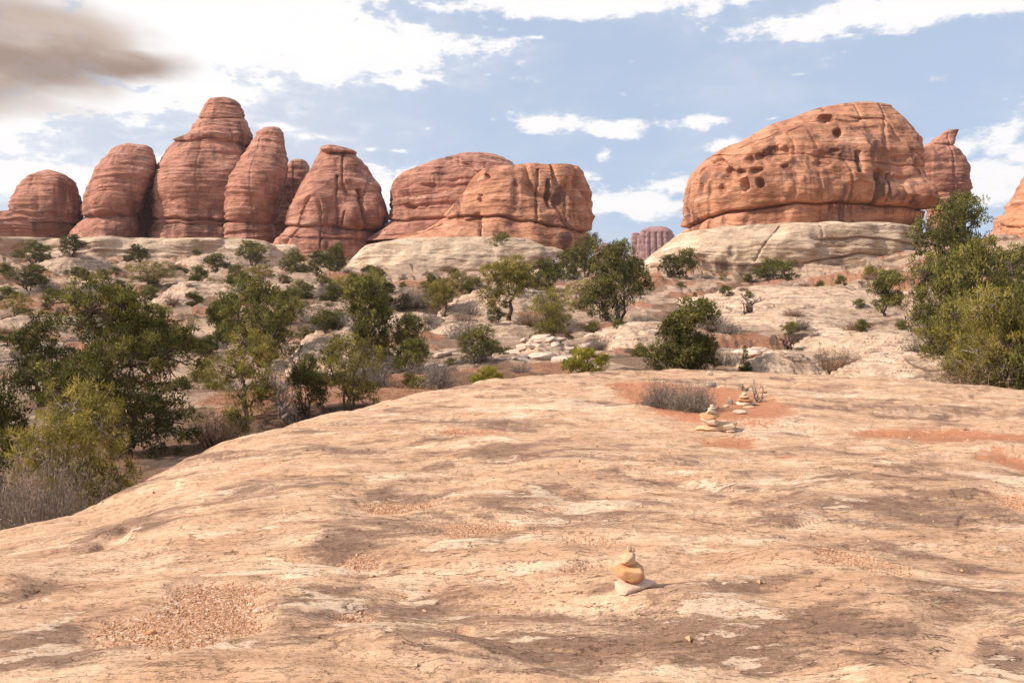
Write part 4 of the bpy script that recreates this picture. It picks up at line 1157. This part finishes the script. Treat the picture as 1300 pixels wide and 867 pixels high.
T = [
    # left foreground and wash
    ('bigjun', 155, 588, 228, 232, 'largest juniper, dense dark green with a thick dark trunk, in the wash at left'),
    ('jun0', 52, 520, 118, 100, 'smaller dark juniper with a crooked black trunk just left of the largest juniper'),
    ('pin0', 94, 646, 160, 178, 'yellow-green pinyon with bare pale branches in front of the largest juniper', 10.8),
    ('jun1', -22, 620, 140, 120, 'dark green juniper cut off by the left edge of the photo', 12.5),
    ('sage0', 42, 694, 100, 168, 'big grey leafless brush at the lower left against the slickrock edge', 8.6),
    ('sage0', 96, 684, 66, 110, 'grey brush at the foot of the yellow-green pinyon, touching the slickrock edge', 9.4),
    ('sage1', -2, 640, 80, 90, 'grey brush behind the big lower-left brush at the very edge of the photo', 10.4),
    ('sage1', 222, 618, 52, 110, 'low grey brush peeping over the slickrock edge right of the largest juniper', 12.2),
    ('pin1', 112, 600, 30, 60, 'small olive sapling hidden beneath the yellow-green pinyon', 12.6),
    ('brown0', 170, 625, 40, 90, 'rusty brown dry brush at the foot of the largest juniper', 12.0),
    ('brown0', 275, 575, 50, 90, 'rusty dry brush by the slickrock edge between largest juniper and the grey dead tree'),
    ('bush1', 300, 560, 40, 50, 'little green bush below the olive pinyon beside the grey dead tree'),
    ('jun2', 278, 440, 72, 66, 'small open juniper with two dark trunks left of the round topped juniper'),
    ('jun3', 335, 468, 112, 120, 'round topped green juniper with forked trunk in the middle of the left slope'),
    ('jun0', 370, 415, 50, 55, 'dark green juniper behind the right shoulder of the round topped juniper'),
    ('pin2', 312, 536, 118, 110, 'olive pinyon in front of the round topped juniper'),
    ('snag0', 366, 538, 82, 56, 'grey dead tree with bare twigs between two olive pinyons'),
    ('jun1', 392, 535, 85, 62, 'dark half-dead juniper immediately right of the grey dead tree'),
    ('pin2', 442, 532, 108, 100, 'olive pinyon with yellowish top closest above the slickrock rim at centre left'),
    ('twisty', 470, 468, 122, 92, 'contorted open juniper with dark twisted limbs and separate tufts'),
    ('jun3', 512, 466, 66, 80, 'spreading green tree to the right of the contorted juniper'),
    ('jun1', 522, 476, 46, 56, 'compact dark bush-like juniper below the spreading green tree'),
    ('sage1', 470, 488, 38, 70, 'grey-pink brush under the contorted juniper'),
    ('sage1', 556, 502, 44, 56, 'rounded grey twiggy shrub above the slickrock rim at centre left'),
    ('pin1', 562, 403, 48, 52, 'small dark green pinyon on the red soil patch in the middle'),
    ('jun0', 606, 470, 56, 60, 'round juniper with grey twigs on its left just behind the slickrock rim'),
    ('sage1', 588, 436, 36, 60, 'grey twiggy brush behind the round juniper near the rim'),
    ('pin1', 645, 420, 92, 76, 'olive pinyon with one straight bare trunk in the centre of the scene'),
    ('bush0', 618, 492, 24, 62, 'bright yellow-green low bush on the slickrock rim, left one of the long pair'),
    ('bush0', 655, 484, 26, 70, 'bright green low bush on the slickrock rim, right one of the long pair', 22.5),
    ('pin2', 700, 432, 66, 72, 'ragged olive shrub-like pinyon right of the straight trunked pinyon'),
    ('brown0', 672, 425, 30, 50, 'dry brown brush at the foot of the straight trunked pinyon'),
    ('jun3', 783, 412, 102, 104, 'large rounded green juniper right of centre in front of the far spires'),
    ('jun0', 745, 360, 62, 58, 'dark juniper behind the large rounded juniper, touching the far skyline'),
    ('jun1', 690, 376, 48, 66, 'dark green clump below the right foot of the front red dome'),
    ('pin2', 742, 404, 50, 58, 'olive skirt of brush at the left of the large rounded juniper'),
    ('bush0', 742, 476, 32, 78, 'bright yellow-green bush just beyond the rim left of the irregular green tree'),
    ('sage1', 758, 446, 20, 40, 'small round grey shrub above the bright yellow-green bush'),
    ('jun2', 868, 474, 100, 108, 'irregular green tree with a tuft leaning right, just beyond the rim'),
    ('jun1', 850, 474, 66, 80, 'dense lower green bush joined to the left of the irregular green tree'),
    ('jun3', 885, 474, 46, 60, 'dense olive bush at the right foot of the irregular green tree'),
    ('sage1', 905, 428, 30, 60, 'dark grey shrub on the slab right of the irregular green tree'),
    ('cone', 946, 474, 36, 20, 'tiny cone shaped green seedling tree at the rim'),
    ('brown0', 1055, 474, 28, 70, 'dark brown dead brush behind the rim left of the rising pale slab'),
    ('snag1', 1000, 446, 28, 60, 'dark bare dead shrub on the tan ledge right of the cone seedling'),
    ('snag1', 950, 414, 26, 60, 'fallen dark dead branch lying on the bench below the largest dome'),
    ('jun2', 1122, 404, 64, 70, 'lone small tree with dark forked trunk on the ledge below the largest dome'),
    ('pin1', 1106, 359, 22, 22, 'tiny tree at the front edge of the cream base at right'),
    ('bush1', 870, 358, 40, 44, 'dark green clump against the left part of the cream base at right'),
    ('bush1', 980, 360, 30, 74, 'wide dark green clump against the middle of the cream base at right'),
    ('jun1', 848, 360, 26, 30, 'small dark bush at the left end of the cream base at right'),
    # right mass
    ('jun3', 1205, 336, 88, 112, 'dark green juniper standing in front of the thumb shaped spire', 62),
    ('jun0', 1190, 432, 104, 92, 'green juniper at the left front of the big thicket on the right', 34),
    ('jun3', 1232, 420, 112, 110, 'rounded green juniper in the middle of the thicket on the right', 32),
    ('pin2', 1215, 478, 96, 110, 'olive tree with drooping outer branches at the lower left of the right thicket', 26),
    ('pin0', 1268, 492, 128, 128, 'bright yellow-green pinyon in the front of the thicket on the right', 22),
    ('jun3', 1305, 500, 150, 120, 'tall yellow-green tree cut off by the right edge of the photo', 21.5),
    ('jun0', 1296, 400, 84, 90, 'dark green juniper at the right edge below the sunlit pinnacle', 40),
    ('jun1', 1270, 352, 34, 70, 'dark bush on the skyline right of the thumb shaped spire', 60),
    ('brown0', 1245, 494, 30, 110, 'dry straw brown brush at the foot of the right thicket', 22),
    # distant left slope
    ('jun0', 42, 338, 32, 52, 'grey-green bush on the white rock below the leftmost red domes'),
    ('jun1', 92, 346, 30, 40, 'dark bush on the white rock below the leaning flat topped dome'),
    ('jun3', 36, 374, 38, 62, 'flat green juniper on the pale ledge at the far left'),
    ('jun1', 172, 342, 32, 36, 'dark tree at the foot of the black gap between left domes', 132),
    ('pin2', 194, 366, 34, 76, 'wide olive pinyon behind the top of the largest juniper'),
    ('jun0', 128, 362, 20, 34, 'small dark bush between the ledges high on the left slope'),
    ('bush1', 254, 378, 24, 30, 'round green bush on the ledge with orange hollows'),
    ('jun1', 276, 346, 24, 40, 'dark low tree right of the smooth white hump'),
    ('jun3', 322, 346, 40, 50, 'dark green tree at the foot of the narrow red fin'),
    ('pin2', 332, 366, 30, 46, 'grey-olive brush on the ledge under the narrow red fin'),
    ('jun0', 372, 354, 36, 42, 'deep green bushy tree below the cream foot of the cone shaped butte'),
    ('jun1', 402, 356, 38, 44, 'darkest green bush left of the cream dome base in the middle'),
    ('jun3', 424, 350, 40, 36, 'grey-green bushy tree touching the left end of the cream dome base'),
    ('jun0', 382, 390, 34, 44, 'green bush on the smooth pale hump of the left slope'),
    ('pin2', 440, 386, 36, 50, 'olive-grey brush above the contorted juniper'),
    ('jun3', 474, 372, 32, 46, 'dark green juniper on the slope below the cream dome base'),
    ('jun2', 490, 392, 40, 50, 'mid green loose juniper right above the contorted juniper'),
    ('sage1', 528, 392, 26, 50, 'grey-brown brush below the middle of the cream dome base'),
    ('jun1', 548, 376, 28, 34, 'small dark tree under the dark seam of the cream dome base'),
    ('pin2', 585, 372, 28, 44, 'olive tree under the right half of the cream dome base'),
    ('jun3', 632, 330, 34, 50, 'dark green juniper alone on top of the cream dome base', 137),
    ('bush1', 660, 358, 22, 50, 'green bush behind the top of the straight trunked pinyon'),
    ('jun0', 722, 352, 34, 42, 'dark tree at the right end of the front red dome'),
    ('jun1', 805, 352, 26, 34, 'dark green bush just under the far castle rock'),
    ('jun2', 250, 400, 30, 34, 'small green tree right of the top of the largest juniper'),
    ('sage1', 60, 372, 18, 40, 'grey-brown brush in front of the flat green juniper at far left'),
    ('pin2', 20, 420, 30, 46, 'olive-grey brush on the left slope above the crooked black trunk'),
]
for i, t in enumerate(T):
    k, px, row, h, wd, lab = t[:6]
    plant(k, px, row, h, wd, lab, Y=t[6] if len(t) > 6 else None, rot=(i * 2.399) % 6.28)

# scattered low shrubs on the slope: alike, one group
LAB = 'low scruffy desert shrub, one of the many dotting the rocky slope beyond the near slickrock'
GRP = 'low shrubs dotting the rocky slope'
r_ = random.Random(5); nsh = 0
while nsh < 230:
    px = r_.uniform(-10, 1310); row = 352 + 150 * r_.random() ** 1.25
    crow = np.interp(px, _ca, _cr)
    if row > crow - 2 and px > 320: continue
    Y = solve_Y(px, row); x = (px - 650) / F * Y
    if p2(np.array([x * .11]), np.array([Y * .09]), 200)[0] < -.16: continue
    s = r_.uniform(.4, .95) * (1.4 if r_.random() < .25 else 1)
    k = r_.choice(['grey0', 'bush1', 'brown0', 'grey0', 'bush1']) 
    wm, fm = PROTO[k]
    e = empty('desert_shrub', (x, Y, surf(x, Y) - .03)); obj('stems', wm, None, e); obj('foliage', fm, None, e)
    e.scale = (s * r_.uniform(.8, 1.2), s * r_.uniform(.8, 1.2), s * r_.uniform(.7, 1.2)); e.rotation_euler = (0, 0, r_.uniform(0, 6.28))
    tag(e, LAB, 'shrub', GRP); nsh += 1

LAB2 = 'small olive-green bush or young juniper filling in between the larger trees on the rocky slope'
GRP2 = 'small olive bushes between the larger trees'
spots = []
for (a_, b_, c_, d_, m_) in [(0, 440, 322, 400, 46), (400, 600, 350, 400, 20), (200, 560, 400, 500, 30), (560, 800, 335, 400, 24), (800, 1130, 350, 372, 8), (1120, 1200, 400, 440, 3), (600, 760, 400, 440, 6)]:
    for _ in range(m_): spots.append((r_.uniform(a_, b_), r_.uniform(c_, d_)))
for px, row in spots:
    Y = solve_Y(px, row); x = (px - 650) / F * Y
    k = r_.choice(['bush1', 'jun1', 'pin2', 'jun0', 'bush1', 'jun3'])
    wm, fm = PROTO[k]; hh = r_.uniform(1.0, 2.3) * (1 if Y > 60 else .6)
    ww = hh * r_.uniform(.8, 1.3) * (.62 if k == 'bush1' else 1)
    e = empty('desert_bush', (x, Y, surf(x, Y) - .05)); obj('stems', wm, None, e); obj('foliage', fm, None, e)
    e.scale = (ww, ww, hh * .85); e.rotation_euler = (0, 0, r_.uniform(0, 6.28)); tag(e, LAB2, 'bush', GRP2)

# dry grass and litter in the wash
g = Geo(); rg = np.random.default_rng(4)
n = 26000
pxs = rg.uniform(60, 620, n); Yg = rg.uniform(11, 34, n)
xg = (pxs - 650) / F * Yg; zg = ground_h(xg, Yg)
keep = fbm2(xg * .5, Yg * .5, 3, 160) > -.02
xg, Yg, zg = xg[keep], Yg[keep], zg[keep]; n = len(xg)
h = rg.uniform(.06, .26, n)[:, None]; dr = unit(rg.normal(size=(n, 3)) * [.5, .5, .1] + [0, 0, 1])
P0 = np.stack([xg, Yg, zg], -1); sd = unit(np.cross(dr, rg.normal(size=(n, 3)))) * .006
g.add(np.stack([P0 - sd, P0 + sd, P0 + dr * h], 1).reshape(-1, 3), np.arange(n * 3).reshape(-1, 3), np.repeat(rg.uniform(0, 1, n), 3))
M_grass = leaf_mat('dry_grass_blades', (.20, .09, .05), (.36, .19, .10), (.52, .34, .20), .2)
tag(obj('dry_grass', g.mesh('dry_grass'), M_grass), kind='stuff')


# ------------------------------------------------------------------ stones
def stone_mesh(name, sx, sy, sz, seed, rough=.12, taper=.0, sub=4, sq=2.6):
    """irregular weathered stone, half sizes sx, sy, sz"""
    n = 6 * sub; m = 10 * sub
    th = np.linspace(0, pi, n); ph = np.linspace(0, 2 * pi, m, endpoint=False)
    A, B = np.meshgrid(ph, th); e = 2 / sq
    def sp(v, q): return np.sign(v) * np.abs(v) ** q
    x = sp(np.sin(B), e) * sp(np.cos(A), e); y = sp(np.sin(B), e) * sp(np.sin(A), e); z = sp(np.cos(B), e)
    x, y, z = x.ravel(), y.ravel(), z.ravel()
    k = 1 + rough * 1.6 * fbm3(x * .9 + seed, y * .9, z * .9, 2, seed % 9) + rough * .45 * fbm3(x * 3, y * 3 + seed, z * 3, 3, seed % 5) - rough * .9 * np.abs(v3(x * 1.6 + seed, y * 1.6, z * 1.6, 3))
    rg_ = np.random.default_rng(seed); P_ = np.stack([x * k, y * k, z * k], -1)
    for _ in range(13):
        nn = unit(rg_.normal(size=3) * [1, 1, .8]); dd = rg_.uniform(.72, .95)
        ex = np.maximum(P_ @ nn - dd, 0); P_ = P_ - ex[:, None] * nn * .93
    x, y, z = P_.T; k = 1.0
    tp = 1 + taper * z
    V = np.stack([x * k * sx * tp + taper * sx * .35 * -z, y * k * sy * tp, z * k * sz], -1)
    return mk_mesh(name, V, grid_faces(n, m, True).reshape(-1, 4)[:, ::-1], 4)


def rock_z(x, y): return float(slick(np.array([x]), np.array([y]))[0])


def cairn(px, row, label, stones, scale=1.0):
    x, y = gnd_at(px, row); z = rock_z(x, y)
    e = empty('cairn', (x, y, z)); tag(e, label, 'cairn')
    m = y / F
    for i, (dx, up, wx, hz, mat, lab, tilt, yaw, dpt, sd) in enumerate(stones):
        me = stone_mesh('stone', wx * m * .58, wx * m * .58 * dpt, hz * m * .57, sd, .13, taper=.22 if sd == 302 else 0, sq=2.3 if sd in (302, 303) else 3.4)
        o = obj('stone', me, mat, e, (dx * m, -.0, (up + hz / 2) * m)); o.rotation_euler = (radians(2), radians(tilt), radians(yaw))
        if lab: o['label'] = lab
    return e


cairn(800, 760, 'four stone cairn topped with pebbles, alone in the foreground', [
    (3, -1.5, 50, 11, M_pinkstone, 'flat pinkish slab at the bottom', -9, 25, .62, 301),
    (-1, 7.5, 37, 24, M_orangestone, 'big lopsided orange stone', 6, 0, .8, 302),
    (-3, 29, 22, 16, M_tanstone, 'egg shaped tan stone', -14, 0, .85, 303),
    (-2, 43, 12, 4, M_orangestone, 'flat orange chip', 4, 0, .8, 304),
    (-1, 46, 7, 6.5, M_pinkstone, 'pink pebble on the very top', 12, 40, .8, 305),
    (3, 46, 6, 5, M_tanstone, 'tiny tan pebble beside the top one', -20, 0, .8, 306)])
cairn(904, 540, 'banded cairn of stacked flat stones in front of the grey bush', [
    (8, -1, 44, 9, M_tanstone, 'wide tan bottom slab', -3, 10, .5, 311),
    (-2, 6.5, 24, 8, M_pinkstone, None, 3, 50, .8, 312),
    (-3, 13, 22, 8, M_orangestone, 'orange slab', -6, 10, .8, 313),
    (-1, 20, 15, 5, M_palestone, None, 4, 80, .8, 314),
    (0, 24.5, 10, 4, M_palestone, None, -5, 0, .8, 315),
    (0, 28, 5, 4, M_palestone, 'small white stone on top', 0, 0, .9, 316)])
cairn(945, 513, 'small low cairn beside the bare twisted branch', [
    (2, -1, 24, 6, M_palestone, None, 0, 10, .6, 321),
    (1, 4, 18, 5, M_orangestone, 'orange slab', 4, 0, .8, 322),
    (0, 8.5, 13, 4.5, M_tanstone, None, -4, 60, .8, 323),
    (0, 12.5, 7, 3, M_palestone, None, 0, 0, .8, 324)])


def stone(px, row, w_, h_, mat, label, seed, dpt=.7, yaw=0, name='stone'):
    x, y = gnd_at(px, row); m = y / F
    o = obj(name, stone_mesh(name, w_ * m / 2, w_ * m / 2 * dpt, h_ * m / 2, seed, .14), mat, loc=(x, y, rock_z(x, y) + h_ * m * .34))
    o.rotation_euler = (radians(3), radians(random.uniform(-6, 6)), yaw); tag(o, label, 'stone'); return o


stone(938, 526, 17, 6, M_palestone, 'flat white stone right of the banded cairn', 401)
stone(904, 492, 13, 9, M_darkstone, 'rounded dark grey stone behind the grey bush', 402)
stone(916, 491, 11, 7, M_tanstone, 'tan stone beside the rounded dark grey stone', 403)
stone(922, 517, 9, 4, M_palestone, 'small white stone between the cairn and the flat white stone', 404)
stone(927, 512, 8, 6, M_darkstone, 'small dark stone behind the small white stone', 405)
stone(968, 503, 12, 5, M_orangestone, 'reddish flat stone under the bare twisted branch', 406)
stone(951, 516, 14, 4, M_tanstone, 'flat tan stone in front of the small low cairn', 407)
stone(924, 541, 16, 4, M_pinkstone, 'thin pink slab on the right foot of the banded cairn', 408)
stone(901, 477, 10, 8, M_palestone, 'pale upright stone on the rim by the irregular green tree', 409, .7)
stone(294, 697, 5, 4, M_orangestone, 'lone reddish stone on bare slickrock at left centre', 410)
stone(776, 774, 5, 3, M_darkstone, 'tiny dark stone at the lower left of the foreground cairn', 411)
stone(472, 718, 8, 4, M_tanstone, 'small tan stone by the dark hollow left of centre', 412)
stone(192, 800, 14, 6, M_orangestone, 'dark red clod in the large gravel pan', 413)
stone(327, 772, 11, 4, M_palestone, 'small pale chip at the right edge of the large gravel pan', 414)
stone(24, 786, 7, 5, M_tanstone, 'small tan stone near the lower left of the slickrock', 415)

# brush and dead branches on the red soil bed of the slickrock


def on_rock(kind, px, row, hpx, wpx, label, name, cat, rot):
    x, y = gnd_at(px, row); wm, fm = PROTO[kind]
    W0 = {'sage0': 2.0, 'sage1': 1.7, 'snag0': .9, 'snag1': 1.4, 'grey0': 2.4}[kind]
    e = empty(name, (x, y, rock_z(x, y) - .02)) if fm else obj(name, wm, None, loc=(x, y, rock_z(x, y) - .02))
    if fm: obj('stems', wm, None, e); obj('foliage', fm, None, e)
    m = y / F; e.scale = (wpx * m / W0, wpx * m / W0 * .8, hpx * m); e.rotation_euler = (0, 0, rot); tag(e, label, cat); return e


on_rock('sage0', 840, 515, 43, 78, 'grey twiggy bush on red soil, left half of the pair on the slickrock', 'shrub', 'shrub', .4)
on_rock('sage0', 880, 520, 46, 80, 'grey twiggy bush on red soil, right half of the pair on the slickrock', 'shrub', 'shrub', 2.4)
on_rock('snag0', 962, 510, 34, 26, 'bare twisted grey dead branch standing on the slickrock', 'dead_branch', 'dead branch', 1.0)
on_rock('snag1', 946, 498, 12, 40, 'low dark dead branch lying behind the small low cairn', 'dead_branch', 'dead branch', 2.0)

# gravel in the pans
g = Geo(); rg = np.random.default_rng(8); base = np.array([[1, 0, 0], [-.5, .87, 0], [-.5, -.87, 0], [0, 0, 1.0], [0, 0, -.8]])
fc = np.array([[0, 1, 3], [1, 2, 3], [2, 0, 3], [1, 0, 4], [2, 1, 4], [0, 2, 4]])
xs, ys, ss = [], [], []
for (cx, cy, rx, ry, kk, st) in PANS:
    if kk not in 'gs': continue
    k = int(min(14000, 60000 * rx * ry)) if kk == 'g' else int(min(260, 500 * rx * ry))
    a = rg.uniform(0, 2 * pi, k); q = rg.uniform(0, 1, k) ** .5 * 1.7
    xa = cx + np.cos(a) * q * rx; ya = cy + np.sin(a) * q * ry; wa, wb = panwarp(xa, ya)
    ok = ((wa - cx) / rx) ** 2 + ((wb - cy) / ry) ** 2 < rg.uniform(.25, 1.1, k) * (.9 + .3 * st)
    xa, ya = xa[ok], ya[ok]; k = len(xa)
    xs.append(xa); ys.append(ya); ss.append((rg.uniform(.25, 1, k) ** 2.6) * (.0075 if kk == 'g' else .018) * (1 if cy < 6 else 1.25))
k = 500; a = rg.uniform(-.6, .6, k); d = rg.uniform(3, 14, k); xs.append(d * np.sin(a)); ys.append(d * np.cos(a)); ss.append(rg.uniform(.2, 1, k) ** 3 * .018)
xs, ys, ss = map(np.concatenate, (xs, ys, ss)); zs = slick(xs, ys)
n = len(xs); sc = ss[:, None] * rg.uniform(.6, 1.3, (n, 3)) + .002; an = rg.uniform(0, 6.28, n)
b = base[None] + rg.normal(size=(n, 5, 3)) * .18; b = b * sc[:, None, :]
bx = b[..., 0] * np.cos(an)[:, None] - b[..., 1] * np.sin(an)[:, None]; by = b[..., 0] * np.sin(an)[:, None] + b[..., 1] * np.cos(an)[:, None]
V = np.stack([bx + xs[:, None], by + ys[:, None], b[..., 2] * .8 + zs[:, None] + ss[:, None] * .25], -1).reshape(-1, 3)
Fc = (fc[None] + (np.arange(n) * 5)[:, None, None]).reshape(-1, 3)
g.add(V, Fc, np.repeat(rg.uniform(0, 1, n), 5))
M_gravel = leaf_mat('gravel_stones', (.34, .16, .085), (.52, .29, .165), (.64, .42, .27), 0.0)
tag(obj('gravel', g.mesh('gravel'), M_gravel), kind='stuff')

# broken slabs tumbled beyond the rim
rr_ = random.Random(12); SM = [stone_mesh('loose_rock', .5, .36, .16, 500 + i, .2, sub=2, sq=3.4) for i in range(5)]
for m_ in SM: m_.materials.append(M_rubble)
k = 0
while k < 80:
    if k < 55: px, row = rr_.uniform(645, 760), rr_.uniform(432, 472)
    else: px, row = rr_.choice([(rr_.uniform(930, 1010), rr_.uniform(448, 470)), (rr_.uniform(540, 640), rr_.uniform(440, 470)), (rr_.uniform(1100, 1180), rr_.uniform(455, 478))])
    Y = solve_Y(px, row); x = (px - 650) / F * Y
    o = obj('loose_rock', SM[k % 5], None, loc=(x, Y, surf(x, Y) + .04)); s = rr_.uniform(.35, 1.15)
    o.scale = (s * 1.2, s, s * rr_.uniform(.7, 1.5)); o.rotation_euler = (rr_.uniform(-.3, .3), rr_.uniform(-.25, .25), rr_.uniform(0, 6.28))
    tag(o, 'broken pale sandstone slab among the tumbled rubble just beyond the slickrock rim', 'rock', 'tumbled slabs beyond the rim'); k += 1

# ------------------------------------------------------------------ thin haze in the air
hb = [(-2700, -2700, -12), (2700, -2700, -12), (2700, 2700, -12), (-2700, 2700, -12), (-2700, -2700, 130), (2700, -2700, 130), (2700, 2700, 130), (-2700, 2700, 130)]
hm = bpy.data.meshes.new('haze'); hm.from_pydata(hb, [], [(3, 2, 1, 0), (4, 5, 6, 7), (0, 1, 5, 4), (1, 2, 6, 5), (2, 3, 7, 6), (3, 0, 4, 7)]); hm.update()
mh = bpy.data.materials.new('haze'); mh.use_nodes = True; th_ = NT(mh.node_tree)
oh = th_.n('ShaderNodeOutputMaterial'); pv = th_.n('ShaderNodeVolumePrincipled'); th_.l(pv.outputs[0], oh.inputs['Volume'])
pv.inputs['Color'].default_value = (.86, .90, 1, 1); pv.inputs['Density'].default_value = 0.00012; pv.inputs['Anisotropy'].default_value = .2
tag(obj('haze', hm, mh), kind='stuff')
